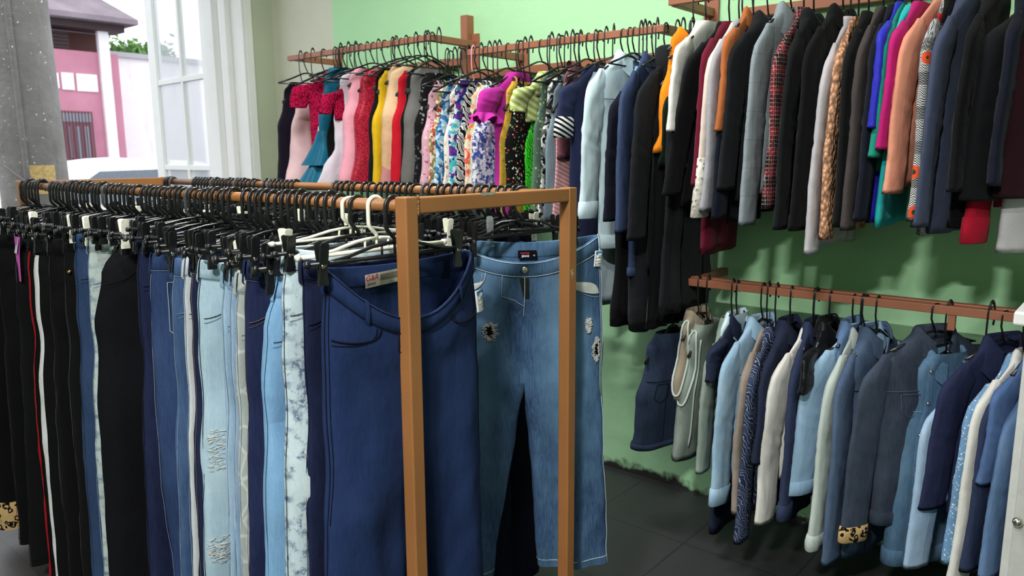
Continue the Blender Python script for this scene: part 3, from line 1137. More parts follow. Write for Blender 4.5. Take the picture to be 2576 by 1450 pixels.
def build_top(root, T, mat, collar=None, collarmat=None, cuffmat=None, cuff=.0, placket=None, buttons=None, lines=None, bandhem=None, near_only=False, strap=None, ruffle=None, hemband=None, piping=None, flounce=None, pth=PI / 2):
    T.body().build('garment_body', mat, root)
    if T.sleeve:
        for sg in (-1, 1):
            sl = T.sleeve_mesh(sg).build('sleeve', mat, root)
            if cuff:
                t0 = 1 - cuff / T.sleeve
                rings = [[T.sl(sg, 2 * PI * k / 22, t, o) for k in range(22)] for t, o in ((t0, .0), (t0 + .004, .003), (lerp(t0, 1, .5), .0042), (.998, .003), (1.004, -.001), (1.0, -.005), (lerp(t0, 1, .5), -.006))]
                Geo().loft(rings).build('cuff', cuffmat or mat, sl)
            if ruffle:
                rings = []
                for i in range(9):
                    u = i / 8
                    rr_ = []
                    for k in range(44):
                        a = 2 * PI * k / 44
                        q = T.sl(sg, a, .78 + .22 * u, .004 + .022 * u + .014 * u * math.sin(a * 9 + 2 * math.sin(a * 2)))
                        rr_.append(q + Vector((0, 0, .015 * u * math.sin(a * 5))))
                    rings.append(rr_)
                Geo().loft(rings).build('ruffle', mat, sl)
    cm = collarmat or mat
    if collar:
        n = 30
        rings = []
        if collar == 'shirt':
            prof = [(-.014, .0, .0), (.004, -.003, .001), (.010, -.001, .002), (.012, .005, .003), (.004, .013, .006), (-.02, .022, .010), (-.042, .031, .014)]
        elif collar == 'lapel':
            prof = [(-.016, .0, .0), (.004, -.003, .002), (.012, .003, .003), (.006, .014, .006), (-.03, .03, .010), (-.075, .046, .014)]
        elif collar == 'hood':
            prof = [(-.03, .0, 0), (.01, .012, .012), (.03, .02, .02), (.02, .04, .03), (-.03, .05, .035), (-.07, .045, .03), (-.09, .02, .02)]
        else:
            prof = [(-.012, .0, .0), (.01, -.002, .001), (.02, -.002, .001), (.022, .001, .002), (.012, .002, .003), (-.01, .003, .004)]
        gap = .9 if collar in ('shirt', 'lapel') else 0
        for (z, oy, ox) in prof:
            r = []
            for k in range(n + 1):
                a = PI / 2 + gap / 2 + (2 * PI - gap) * k / n
                ya = T.neck + .004 + oy
                xa = min(T.tx, .032) + .004 + ox
                sag = -.05 * max(0, math.sin(a)) ** 1.5 + .006 * min(0, math.sin(a)) if gap else 0
                r.append(Vector((xa * math.sin(a), ya * math.cos(a), -T.dn + z + sag + (-.012 * ss(.3, 1, math.sin(a)) if z < 0 else 0))))
            rings.append(r)
        Geo().loft(rings, False).build('collar', cm, root)
    if piping:
        pp = []
        for k in range(25):
            q_ = 2 * PI * k / 24
            pp.append(T.p(PI + .55 * math.cos(q_), .15 + .13 * math.sin(q_), .004))
        pg_ = Geo().tube(pp, .004, 6, cap=False)
        pg_.tube([T.p(PI - .75, .05 + (T.L - .1) * i / 16, .003) for i in range(17)], .0035, 5)
        pg_.build('piping', piping, root)
    if strap:
        for sg in (-1, 1):
            y = sg * T.hw * .36
            pts = [(T.tx * .5, y, -T.dn - .06), (.012, y, -T.dn + .012), (0, y * 1.02, -T.dn + .02), (-.012, y, -T.dn + .012), (-T.tx * .5, y, -T.dn - .06)]
            rings = [[Vector(p) - Vector((0, strap, 0)), Vector(p) + Vector((0, strap, 0))] for p in pts]
            Geo().loft(rings, False).build('strap', cm, root)
    if placket:
        w = .016
        r = []
        for i in range(24):
            d = .02 + (T.L - .02) * i / 23
            a, b = T.size(d)
            e = min(1.2, w / a)
            r.append([T.p(pth + e, d, .003), T.p(pth + e * .4, d, .0045), T.p(pth - e * .4, d, .0045), T.p(pth - e, d, .003)])
        Geo().loft(r, False).build('placket', placket, root)
    if buttons:
        for i in range(7):
            d = .05 + (T.L - .09) * i / 6
            p = T.p(pth, d, .006)
            Geo().tube([p + Vector((-.002, 0, 0)), p + Vector((.0015, 0, 0)), p + Vector((.003, 0, 0))], [.0062, .0062, .004], 12).build('button', buttons, root)
    if lines:
        g = Geo()
        for q in (.17,):
            g.tube([T.p(PI * k / 20, q, .002) for k in range(1, 20)], .0013, 5)
        for s0 in (.62, .38):
            g.tube([T.p(PI * s0 + (.05 if s0 > .5 else -.05) * i / 10, .18 + (T.L - .2) * i / 10, .002) for i in range(11)], .0011, 5)
        for c in (PI * .68, PI * .32):
            pts = [(c - .22, .18), (c + .22, .18), (c + .22, .23), (c, .25), (c - .22, .23), (c - .22, .18)]
            pp = []
            for i in range(5):
                for k in range(4): pp.append((lerp(pts[i][0], pts[i + 1][0], k / 4), lerp(pts[i][1], pts[i + 1][1], k / 4)))
            pp.append(pts[-1])
            g.tube([T.p(a, d, .0025) for a, d in pp], .0013, 5)
        g.build('seam_stitching', lines, root)
    for i_ in range(flounce or 0):
        d0 = T.L * (.52 + .16 * i_)
        rows_ = []
        for j in range(7):
            u_ = j / 6
            rr_ = []
            for k in range(60):
                a_ = 2 * PI * k / 60
                q_ = T.p(a_, min(T.L, d0 + u_ * .17), .008 + .05 * u_ + .018 * u_ * math.sin(a_ * 8 + i_))
                rr_.append(q_)
            rows_.append(rr_)
        Geo().loft(rows_).build('flounce', mat, root)
    if hemband:
        rings = [[T.p(2 * PI * k / 40, T.L - hemband + q, o) for k in range(40)] for q, o in ((0, .0), (.002, .004), (hemband * .5, .005), (hemband, .004), (hemband + .002, 0), (hemband, -.004))]
        Geo().loft(rings).build('hem_band', mat, root)


RAILS = {
    'UP': dict(y=2.52, z=1.945, ym=300, ph='upper wall rail'),
    'R1': dict(y=2.52, z=1.945, ym=320, ph='dress rail by the window'),
    'R2': dict(y=2.52, z=1.858, ym=330, ph='middle wall rail'),
    'LO': dict(y=2.50, z=.96, ym=1000, ph='low wall rail'),
}
HPROTO = {}


def hanger_proto(kind):
    if kind not in HPROTO:
        m = {'black': BLACKP, 'white': WHITEP, 'pink': PINKP, 'red': REDP, 'brown': BROWNP}[kind]
        r = make_top_hanger('clothes_hanger', m)
        register_tree(r)
        HPROTO[kind] = [r, False]
    return HPROTO[kind]


def use_proto(store):
    if not store[1]:
        store[1] = True
        return store[0]
    return copy_tree(store[0])


ITEMS = []


def W_(rail, name, cat, short, extra, px, w, ytop, yslv, yhem, mat, **o):
    ITEMS.append(dict(rail=rail, name=name, cat=cat, short=short, extra=extra, px=px, w=w, ytop=ytop, yslv=yslv, yhem=yhem, mat=mat, o=o))


def place_items():
    for it in ITEMS:
        R = RAILS[it['rail']]
        o = it['o']
        bare = o.get('bare', False)
        it['hw'] = hw = o.get('hw', .185 if bare else .165)
        it['out'] = out = o.get('out', 0 if (bare or not it['yslv']) else .065)
        it['swy'] = swy = o.get('swy', .058)
        it['swx'] = swx = o.get('swx', .017)
        reach = hw * .84 if bare else hw + swy * .8 + out * .45
        y0 = R['y'] - reach
        le = it['px'] - it['w'] / 2
        p = atY(le, o.get('ym', R['ym']), y0)
        q = Vector((p.x, p.y))
        beta = math.atan2(-p.x, p.y)
        ww = it['w'] * depth(p) / F
        if 'tw' in o: tw = math.radians(o['tw'])
        elif bare: tw = math.radians(RND.uniform(-5, 3))
        else:
            need = math.asin(max(-.2, min(.8, (ww - swx * 1.4) / (2 * swy))))
            tw = -max(-.07, min(.7, (need - beta) * .9)) + RND.uniform(-.04, .03)
        it['tw'] = tw
        # put the room-side outline of the garment on its sight line
        for _ in range(3):
            y0 = R['y'] - reach * math.cos(tw)
            p = atY(le, o.get('ym', R['ym']), y0)
            it['X'] = p.x - reach * math.sin(tw) + (o.get('tx', .03) if bare else swx) * .8 * math.cos(beta)
        it['yf'] = y0
    for rk in RAILS:
        L = sorted([i for i in ITEMS if i['rail'] == rk], key=lambda i: i['X'])
        for k, i in enumerate(L):
            gl = i['X'] - L[k - 1]['X'] if k else .1
            gr = L[k + 1]['X'] - i['X'] if k < len(L) - 1 else .1
            i['gap'] = max(.022, min(.13, (gl + gr) / 2))
    for n, it in enumerate(ITEMS):
        R = RAILS[it['rail']]
        o = it['o']
        zt = atY(it['px'], it['ytop'], R['y'] - .06).z
        dn = o.get('dn', max(.06, min(.2, R['z'] - zt + .03)))
        yb = R['y'] - it['hw'] * .8
        L = (R['z'] - dn) - atY(it['px'], it['yhem'], yb).z
        tx = o.get('tx', max(.016, min(.05, it['gap'] * .46)))
        T = Top(hw=it['hw'], dn=dn, L=max(.2, L), tx=tx, swx=it['swx'], swy=it['swy'], out=it['out'], seed=n * 1.37 + 1, sd=o.get('sd', .05 if o.get('bare') else .075),
                flare=o.get('flare', 1.0), pinch=o.get('pinch', 0), fold=o.get('fold', .0065), bare=o.get('bare', False), scoop=o.get('scoop', .11 if o.get('collar') in ('shirt', 'lapel') and not o.get('bare') else 0), cuffk=o.get('cuffk', .92), lean=o.get('lean', RND.uniform(-.02, .01)), puff=o.get('puff', 0), nf=o.get('nf', 40))
        if it['yslv']:
            ze = atY(it['px'], it['yslv'], it['yf'] - it['out'] * .4).z
            T.sleeve = max(.1, (R['z'] - dn - T.sd * .86) - ze)
        root = empty(it['name'], (it['X'], R['y'], R['z']), it['tw'])
        tag(root, (it['short'] + ' ' + it['extra']).strip(), it['cat'], group=o.get('group', 'clothes on the ' + R['ph']))
        build_top(root, T, it['mat'], collar=o.get('collar'), collarmat=o.get('collarmat'), cuffmat=o.get('cuffmat'), cuff=o.get('cuff', 0), placket=o.get('placket'), buttons=o.get('buttons'), lines=o.get('lines'), strap=o.get('strap'), ruffle=o.get('ruffle'), hemband=o.get('hemband'), piping=o.get('piping'), flounce=o.get('flounce'), pth=o.get('pth', PI / 2))
        hk = o.get('hanger', 'black')
        h = use_proto(hanger_proto(hk))
        h.location = root.location
        h.rotation_euler = (0, 0, it['tw'] + RND.uniform(-.05, .05))
        h.scale = (1, min(1.0, it['hw'] * (.72 if o.get('bare') else .85) / .19), max(.85, min(2.2, (dn + .006) / .078)))
        tag(h, f"{hk} hanger inside the {it['short']}", 'hanger', group='hangers on the ' + R['ph'])

# ------------------------------------------------------------------ wall rails
def wall_rail(label, x0, x1, z, y, arms, wallbar=None, size=.03, extra=None, name='wall_clothes_rail'):
    r = empty(name, ((x0 + x1) / 2, YW, z))
    tag(r, label, 'clothes rail')
    ox, oy, oz = r.location

    def bx(nm, c, d):
        return Geo().box(Vector(c) - Vector((ox, oy, oz)), d, bev=.002).build(nm, RAILPAINT, r, smooth=False)
    bx('front_bar', ((x0 + x1) / 2, y, z - .0005), (x1 - x0, .026, .026))
    for xa in arms:
        bx('arm', (xa, (y + YW) / 2 + .006, z), (size, YW - y - .012, size))
        bx('wall_plate', (xa, YW - .006, z - .03), (.06, .012, .16))
    if wallbar:
        a, b, zb = wallbar
        bx('wall_bar', ((a + b) / 2, YW - .02, zb), (b - a, .035, .035))
    for e in extra or []:
        bx(*e)
    return r


wall_rail('brown metal wall rail of dresses beside the window corner', -3.70, -2.585, 1.945, 2.52, (-2.60, -3.66), (-3.5, -2.63, 1.87), extra=[('upright', (-2.63, YW - .025, 1.9), (.042, .05, .36))])
wall_rail('brown metal wall rail in the middle of the green wall', -2.36, -1.40, 1.858, 2.52, (-2.3, -1.415), (-2.62, -1.43, 1.80))
wall_rail('brown metal wall rail holding dark blazers and coats above the low rail', -1.385, .35, 1.945, 2.52, (-1.37, .2), (-1.215, .3, 1.925))
wall_rail('reddish brown low wall rail of denim jackets', -1.285, -.16, .96, 2.50, (), None, extra=[('arm', (-1.27, 2.66, .96), (.03, .30, .03)), ('arm', (-.175, 2.66, .96), (.03, .30, .03)), ('back_bar', (-.72, 2.533, .962), (1.13, .03, .03)), ('end_upright', (-.205, 2.74, .9), (.05, .05, .3)), ('bracket_tab', (-.42, 2.5, .925), (.02, .02, .05))])

# ------------------------------------------------------------------ cabinet at the frame edge
cab = empty('steel_cabinet', (.02, 2.45, 0))
tag(cab, 'pale grey steel cabinet standing at the end of the low denim rail', 'cabinet')
CABM = plastic('cabinet_enamel', '#c9ccc8', .4, var=.05)
Geo().box((.03, .04, .5), (.52, .56, 1.0), bev=.006).build('carcass', CABM, cab, smooth=False)
Geo().box((.025, .03, 1.015), (.56, .62, .035), bev=.006).build('worktop', plastic('cabinet_top', '#e6e8e4', .4, var=.03), cab, smooth=False)
dr = Geo().box((.03, -.252, .52), (.48, .02, .9), bev=.004).build('door', plastic('cabinet_door', '#b9bcb8', .45, var=.05), cab, smooth=False)
bm = bmesh.new()
bmesh.ops.create_uvsphere(bm, u_segments=14, v_segments=8, radius=.012)
Geo().addbm(bm, Matrix.Translation((-.2, -.275, .5))).build('knob', METAL, dr)

# ------------------------------------------------------------------ fabrics for the wall rails
f = fabric
BLK = f('black_wool', '#202226'); BLK2 = f('charcoal_wool', '#2c2f34'); JET = f('black_jersey', '#17181b')
NAVY = f('navy_wool', '#2b3350'); NAVY2 = f('dark_navy_cloth', '#1e2438'); INK = f('ink_denim', '#262f4a', 'denim', c2='#3d4a6c', fade=.2)
MAROON = f('maroon_jersey', '#6d1730'); DKMAR = f('dark_maroon', '#3a1822'); ORANGE = f('orange_jersey', '#ff9420')
WHT = f('white_cotton', '#e9eae6'); CREAMF = f('cream_knit', '#e8d8cc'); LACE = f('white_lace', '#e8e4da', 'lace')
GREYF = f('lavender_grey', '#a6a6ae'); LGREY = f('light_grey', '#b9b6bb'); SUEDE = f('rust_suede', '#b5693c')
CHECK = f('grey_check', '#8c979d', 'check', cols=['#8c979d', '#5f6a70']); PLAID = f('red_plaid', '#3a2226', 'plaid', cols=['#3a2226', '#a02a3c', '#b9b0a8'])
PEACH = f('peach_knit', '#dba584'); CROCH = f('peach_crochet', '#e6ad88', 'crochet'); DKBRN = f('dark_taupe', '#453f3e')
ROYAL = f('royal_satin', '#2b2fb8', rough=.5); TEALG = f('teal_green', '#1e8f7c'); TURQ = f('turquoise', '#2cc0c0'); MAGEN = f('magenta_knit', '#c01f74')
SALMON = f('salmon_knit', '#e59a80'); HOUND = f('houndstooth', '#d8dadb', 'houndstooth', c2='#23262a', cols=['#d8dadb', '#23262a', '#d8512c', '#e8e4da', '#b3202a'])
NAVYG = f('slate_navy', '#454e66'); VELVET = f('red_velvet', '#a5122c')
PLUM = f('plum_black', '#251a30'); PALEP = f('pale_pink', '#f0ccd0'); CRIM = f('crimson_lace', '#cf1350', 'crochet', s=1.6); TEAL = f('teal_satin', '#186583', rough=.45)
CREAMD = f('cream_satin', '#ecd9c8', rough=.5); LAV = f('lavender_white', '#d9d2dc'); TULLE = f('tulle', '#ddd2de', 'tulle'); PINK = f('rose_pink', '#f0a9b9')
SEQRED = f('red_sequins', '#b3152c', 'sequin', c2='#d4304a'); MUST = f('mustard', '#d9b21a', rough=.6); NUDE = f('nude_ombre', '#d8b088', 'ombre', cols=['#a85a70', '#c98b8c', '#dab48e', '#e2c199'])
RED = f('red_crepe', '#c4182a'); GREYV = f('grey_velvet', '#6d6c6a'); BLKP = f('black_print', '#1b1b1d', 'floral', c2='#7a7a7a', cols=['#3a3a3c', '#88888a'])
P1 = f('mauve_print', '#d9a9b8', 'floral', c2='#fff0f2', cols=['#b06a86', '#f0d8dc', '#8e4a66'], s=1.6)
P2 = f('brown_floral', '#e6dccb', 'print', cols=['#e6dccb', '#c9402f', '#7a8a52', '#e6dccb', '#b98a52'], s=1.8)
P3 = f('blue_print', '#3f7fb8', 'print', cols=['#3f7fb8', '#9ccbe0', '#2a5a96', '#d9e6ea'], s=1.5)
P4 = f('cream_floral', '#efe6da', 'floral', c2='#e8c54a', cols=['#c8343c', '#5d8a4e', '#d86a5a'], s=1.9)
P5 = f('aqua_print', '#bfe3e2', 'print', cols=['#bfe3e2', '#4dbfc4', '#7b2f9a', '#eef4f4', '#2f3a8e'], s=1.4)
P6 = f('black_white_leaf', '#f0f0f0', 'zebra', cols=['#16171a', '#eeeeec', '#9a9c9e'], s=1.6)
P7 = f('coral_floral', '#f2a08e', 'print', cols=['#f2a08e', '#e8604e', '#efe3cf', '#8fae62', '#f2c9a8'], s=1.5)
P8 = f('twisted_dots', '#efe9d8', 'zebra', cols=['#e9e2cf', '#2f5a3f', '#e9e2cf'], s=2.2)
P9 = f('blue_ikat', '#d9deea', 'print', cols=['#d9deea', '#3f4f9a', '#8a8fb0', '#eef0f4'], s=2.0)
FUCH = f('fuchsia_cotton', '#bf2f9f'); MUST2 = f('mustard_spot', '#d6b040', 'floral', c2='#b08a2a', cols=['#b08a2a', '#e6cf7a'], s=2)
BFLOR = f('black_floral_top', '#1a1b1e', 'floral', c2='#dcdcd8', cols=['#c8402f', '#e8e8e4', '#5a8a5a'], s=1.8)
LIME = f('lime_stripe', '#a9bd5a', 'stripe', cols=['#a9bd5a', '#dfe6b8'], s=.6)
GRNB = f('bright_green_print', '#46d33a', 'zebra', cols=['#3fd22e', '#15181a', '#3fd22e'], s=1.3)
GRNF = f('green_floral', '#5f7a66', 'floral', c2='#d8d060', cols=['#8fb38a', '#c8d8b8', '#3f5a88'], s=1.6)
GREYP = f('grey_print', '#8a8d8e', 'print', cols=['#8a8d8e', '#2a2c2e', '#d8d8d4', '#55585a'], s=1.5)
DENG = f('grey_blue_denim', '#75909f', 'denim', c2='#9fb4be', fade=.4); MAUVE = f('mauve_jersey', '#8a5560'); PSTRIPE = f('pink_stripe', '#efb8ba', 'stripe', cols=['#efb8ba', '#c88e92'], s=1)
NAVYJ = f('navy_jersey', '#2a3152'); BWSTR = f('cuff_stripe', '#15171c', 'stripe', cols=['#15171c', '#e8e8e4'], s=.85)
LDEN = f('light_wash_denim', '#c6e4f0', 'denim', c2='#e8f6fa', fade=.45); MDEN = f('mid_navy_denim', '#3c4f7a', 'denim', c2='#5a709a', fade=.3); DKDEN = f('dark_denim', '#2c3c58', 'denim', c2='#4a5f7e', fade=.45)
KHAKI = f('khaki_cotton', '#8f8472'); GGREEN = f('sage_canvas', '#84968a', 'denim', c2='#a6b3a8', fade=.4); WASH = f('washed_sky_denim', '#86b0d2', 'denim', c2='#b9d4e6', fade=.6)
TAUPE = f('taupe_twill', '#93877c'); NFLOR = f('navy_floral', '#27304a', 'zebra', cols=['#262e48', '#8f9fb8', '#262e48', '#39435f'], s=1.5)
ECRU = f('ecru_denim', '#d9d8d2', 'denim', c2='#eceae4', fade=.3); MIDN = f('midnight_denim', '#2d3a5e', 'denim', c2='#48587e', fade=.3); GLOSS = f('glossy_black', '#1a1d22', rough=.35)
SKY = f('sky_denim', '#8fb6d8', 'denim', c2='#b4d0e6', fade=.3); PALEG = f('pale_sage_denim', '#b3c1bb', 'denim', c2='#cdd6cf', fade=.4); STEEL = f('steel_denim', '#4a6286', 'denim', c2='#6f87a6', fade=.5)
JKT = f('dark_jacket_denim', '#3b475c', 'denim', c2='#5d6b80', fade=.5); OLD = f('vintage_blue_denim', '#4f7ba3', 'denim', c2='#7ea4c0', fade=.6); POWD = f('powder_chambray', '#97b6d6', 'denim', c2='#b4cbe2', fade=.3)
COBN = f('cobalt_navy', '#2a3158', 'denim', c2='#3f4874', fade=.2); DOTB = f('dotted_chambray', '#6f97bd', 'floral', c2='#e4ecf2', cols=['#d8e4ee', '#b8cce0'], s=3); MCHAM = f('mid_chambray', '#4c6ea6', 'denim', c2='#6a8abc', fade=.3)
CHAM = f('blue_chambray', '#5a7fb0', 'denim', c2='#7f9fc6', fade=.4); LEO = f('leopard', '#c9a876', 'leopard', cols=['#c9a876', '#1c1712'], s=.9)
GST = f('dark_green_jersey', '#1f3a2a')

# ---- upper wall rail (window side first)
W_('UP', 'tank_top', 'top', 'bright orange sleeveless top', 'first on the upper rail beside the navy hooded coat', 1674, 50, 50, None, 385, ORANGE, bare=True, tx=.03, swy=.04, flare=1.05, scoop=.1, tw=-16, ym=250)
W_('UP', 'blouse', 'blouse', 'white blouse', 'squeezed between orange top and black blazer', 1704, 32, 35, 330, 420, WHT, ym=190, lean=-.015)
W_('UP', 'blazer', 'blazer', 'black blazer with creased sleeve', 'hanging next to the white blouse', 1757, 70, 45, 497, 520, BLK, collar='lapel', ym=120, lean=-.11)
W_('UP', 'tunic', 'top', 'long maroon jersey top', 'with its hem below the lace cuff', 1772, 36, 35, 470, 640, MAROON, ym=150, flare=1.05)
W_('UP', 'cardigan', 'cardigan', 'cream cardigan with white lace cuff', 'over the maroon hem', 1786, 32, 38, 550, 520, CREAMF, cuff=.19, cuffmat=LACE, cuffk=1.0, ym=200, lean=-.03)
W_('UP', 'cardigan', 'cardigan', 'lavender grey cardigan', 'next to the cream lace cuffed cardigan', 1800, 34, 30, 535, 500, GREYF, ym=250)
W_('UP', 'jacket', 'jacket', 'rust brown suede jacket', 'rubbing against the black coat', 1826, 34, 8, 330, 420, SUEDE, collar='shirt', ym=200)
W_('UP', 'long_cardigan', 'cardigan', 'dark navy thin cardigan', 'between grey cardigan and black coat', 1812, 26, 40, 555, 560, NAVY2, ym=420)
W_('UP', 'coat', 'coat', 'charcoal black coat with turned collar', 'between the rust jacket and grey check blazer', 1852, 66, 18, 480, 505, BLK2, collar='shirt', swmax=.06)
W_('UP', 'blazer', 'blazer', 'grey windowpane check blazer', 'with long flat sleeve', 1912, 74, -5, 572, 486, CHECK, collar='lapel', swmax=.065, tw=-5)
W_('UP', 'jacket', 'jacket', 'red and black plaid jacket', 'beside the grey check blazer', 1950, 38, 18, 528, 535, PLAID, collar='band')
W_('UP', 'coat', 'coat', 'black wool coat', 'hanging against the plaid jacket', 1990, 46, 8, 582, 540, BLK, collar='shirt', ym=200)
W_('UP', 'coat', 'coat', 'black coat with square flat sleeve', 'next to the pale grey cardigan', 2034, 62, 0, 585, 560, JET, collar='shirt', swmax=.07)
W_('UP', 'cardigan', 'cardigan', 'pale grey long cardigan', 'showing a strip below the peach knit', 2070, 28, 40, 646, 620, LGREY, ym=250, collar='band')
W_('UP', 'cardigan', 'cardigan', 'peach knit cardigan with crochet edge', 'beside the pale grey cardigan', 2095, 34, 20, 606, 560, CROCH, ym=300)
W_('UP', 'jacket', 'jacket', 'narrow black jacket', 'pressed behind the peach knit', 2125, 30, 5, 574, 560, JET, ym=300)
W_('UP', 'jacket', 'jacket', 'dark taupe jacket', 'between two black garments', 2153, 32, -5, 583, 540, DKBRN, ym=300)
W_('UP', 'jacket', 'jacket', 'dark navy jacket', 'beside the royal blue satin shirt', 2184, 30, -10, 560, 560, NAVY2, ym=300)
W_('UP', 'shirt', 'shirt', 'royal blue satin shirt', 'with its sleeve above teal cloth', 2222, 40, -20, 322, 560, ROYAL, ym=150, puff=.1)
W_('UP', 'blouse', 'blouse', 'teal green blouse', 'tucked under the magenta knit', 2216, 36, -15, 398, 430, TEALG, ym=330)
W_('UP', 'tunic', 'top', 'turquoise long top', 'with a wide hem under the salmon sleeve', 2226, 34, -10, None, 570, TURQ, ym=420, flare=1.15, hw=.2)
W_('UP', 'sweater', 'sweater', 'magenta knit sweater', 'against the salmon cardigan', 2252, 52, -20, 376, 470, MAGEN, ym=180, swmax=.06)
W_('UP', 'cardigan', 'cardigan', 'salmon pink cardigan with flat sleeve', 'covering a floral hem', 2276, 74, -25, 490, 470, SALMON, ym=280, swmax=.07)
W_('UP', 'tunic', 'tunic', 'houndstooth tunic with red and white flowers', 'beside the salmon cardigan', 2322, 44, -25, 560, 590, HOUND, ym=260)
W_('UP', 'vest', 'vest', 'short black vest', 'hanging over the houndstooth tunic', 2352, 30, -30, None, 330, JET, bare=True, ym=120)
W_('UP', 'coat', 'coat', 'slate navy coat with wide sleeve', 'between houndstooth tunic and black coats', 2372, 96, -35, 577, 590, NAVYG, ym=300, swmax=.08, tw=-6)
W_('UP', 'coat', 'coat', 'black coat with bent sleeve', 'beside the slate navy coat', 2428, 48, -40, 485, 575, JET, ym=300, swmax=.06)
W_('UP', 'shirt', 'shirt', 'red velvet shirt with metal buttoned cuff', 'showing below the black coat sleeve', 2450, 56, -40, 614, 520, VELVET, ym=560, hw=.12, swy=.05, tw=-30, cuff=.07, buttons=None)
W_('UP', 'coat', 'coat', 'large black coat with wide flat sleeve', 'above the red velvet cuff', 2475, 110, -45, 508, 470, BLK, ym=400, tw=-36, swy=.075, swx=.03)
W_('UP', 'jacket', 'jacket', 'dark ink blue jacket', 'between the large black coat and maroon coat', 2530, 34, -50, 470, 500, NAVY2, ym=250)
W_('UP', 'blouse', 'blouse', 'light grey blouse', 'hanging low under the dark maroon coat', 2552, 66, -50, 640, 560, LGREY, ym=580, hw=.11, swy=.07, tw=-40)
W_('UP', 'coat', 'coat', 'dark maroon coat', 'last before the cabinet end of the upper rail', 2560, 80, -55, 502, 480, DKMAR, ym=330, tw=-38, swy=.075, swx=.03)

# ---- middle rail: printed dresses, then denim and dark coats
W_('R2', 'dress', 'dress', 'mauve flowered dress', 'beside the black printed dress', 1068, 24, 200, None, 470, P1, bare=True, strap=.006)
W_('R2', 'dress', 'dress', 'cream dress with red and brown print', 'next to the mauve flowered dress', 1086, 20, 200, None, 475, P2, bare=True, strap=.006)
W_('R2', 'dress', 'dress', 'blue watercolour print dress', 'between two cream flowered dresses', 1102, 20, 195, None, 475, P3, bare=True, strap=.006)
W_('R2', 'dress', 'dress', 'cream dress sprinkled with red flowers', 'next to the blue print dress', 1118, 18, 200, None, 480, P4, bare=True, strap=.006)
W_('R2', 'dress', 'dress', 'aqua and purple print dress', 'under the pink hanger', 1138, 28, 185, None, 480, P5, bare=True, strap=.008, hanger='pink')
W_('R2', 'dress', 'dress', 'black and white leaf print dress', 'beside the aqua print dress', 1156, 24, 200, None, 485, P6, bare=True, strap=.006)
W_('R2', 'dress', 'dress', 'coral flowered dress', 'beside the leaf print dress', 1172, 20, 205, None, 485, P7, bare=True, strap=.006)
W_('R2', 'dress', 'dress', 'green and cream twisted stripe dress', 'between coral and blue ikat dresses', 1184, 14, 200, None, 485, P8, bare=True, strap=.006)
W_('R2', 'dress', 'dress', 'white and blue ikat dress', 'beneath the fuchsia puff sleeve', 1198, 26, 200, None, 490, P9, bare=True, strap=.006, ym=420)
W_('R2', 'dress', 'dress', 'fuchsia dress with ruffled puff sleeve', 'standing out among the prints', 1226, 44, 168, 300, 560, FUCH, puff=.35, ruffle=True, swmax=.07, swy=.06, flare=1.2, ym=240)
W_('R2', 'dress', 'dress', 'mustard spotted dress', 'beside the fuchsia dress', 1259, 22, 190, None, 560, MUST2, bare=True, strap=.006)
W_('R2', 'dress', 'dress', 'black dress with flowered bodice', 'next to the mustard spotted dress', 1288, 42, 190, None, 490, BFLOR, bare=True, scoop=.15, strap=.006)
W_('R2', 'blouse', 'blouse', 'lime striped blouse', 'with white underside of the sleeve', 1304, 34, 165, 262, 300, LIME, swmax=.06, puff=.15, ym=220)
W_('R2', 'dress', 'dress', 'bright green and black print dress', 'beside the black flowered dress', 1328, 26, 200, None, 560, GRNB, bare=True, ym=420)
W_('R2', 'dress', 'dress', 'muted green flowered dress', 'between bright green and grey prints', 1345, 20, 165, None, 560, GRNF, bare=True)
W_('R2', 'dress', 'dress', 'grey and black print dress', 'next to the muted green dress', 1362, 20, 180, None, 560, GREYP, bare=True)
W_('R2', 'dress', 'dress', 'grey blue denim pinafore', 'with scooped armhole', 1383, 34, 185, None, 560, DENG, bare=True, scoop=.2, strap=.012, ym=360)
W_('R2', 'vest', 'vest', 'mauve sleeveless top', 'above the pink striped top', 1402, 20, 150, None, 400, MAUVE, bare=True, strap=.014, ym=250)
W_('R2', 'tunic', 'top', 'pink striped long top', 'beside the navy striped cuff dress', 1402, 24, 170, None, 580, PSTRIPE, bare=True, ym=460)
W_('R2', 'dress', 'dress', 'navy dress with striped sleeve cuffs', 'beside the light denim shirt', 1428, 48, 150, 345, 640, NAVYJ, cuff=.075, cuffmat=BWSTR, swmax=.07, cuffk=1.05, ym=260)
W_('R2', 'vest', 'vest', 'grey blue striped vest', 'peeping out behind the light denim shirt', 1462, 18, 165, None, 330, DENG, bare=True, ym=230)
W_('R2', 'shirt', 'shirt', 'light wash denim shirt with raised collar', 'long sleeved, paler than its neighbours', 1496, 70, 118, 553, 622, LDEN, collar='shirt', cuff=.06, swmax=.06, lines=PALETHREAD, hw=.19, hemband=.05, fold=.009, tx=.045)
W_('R2', 'shirt', 'shirt', 'white washed denim shirt', 'showing its hem under the light wash shirt', 1512, 26, 190, None, 770, LDEN, ym=700, bare=True, hw=.1, tx=.02, lean=0)
W_('R2', 'dress', 'dress', 'dark navy crinkled dress', 'next to the light wash shirt', 1540, 34, 170, 560, 790, NAVY2, fold=.009)
W_('R2', 'dress', 'dress', 'long inky slip dress', 'hanging lowest between crinkled navy and mid navy denim dresses', 1562, 40, 180, None, 820, JET, bare=True, fold=.011, nf=70, ym=650, hw=.17, tx=.035)
W_('R2', 'dress', 'dress', 'long dark charcoal slip dress', 'showing below the mid navy denim shirt dress', 1604, 50, 180, None, 835, BLK2, bare=True, fold=.011, nf=70, ym=720, hw=.16, tx=.04)
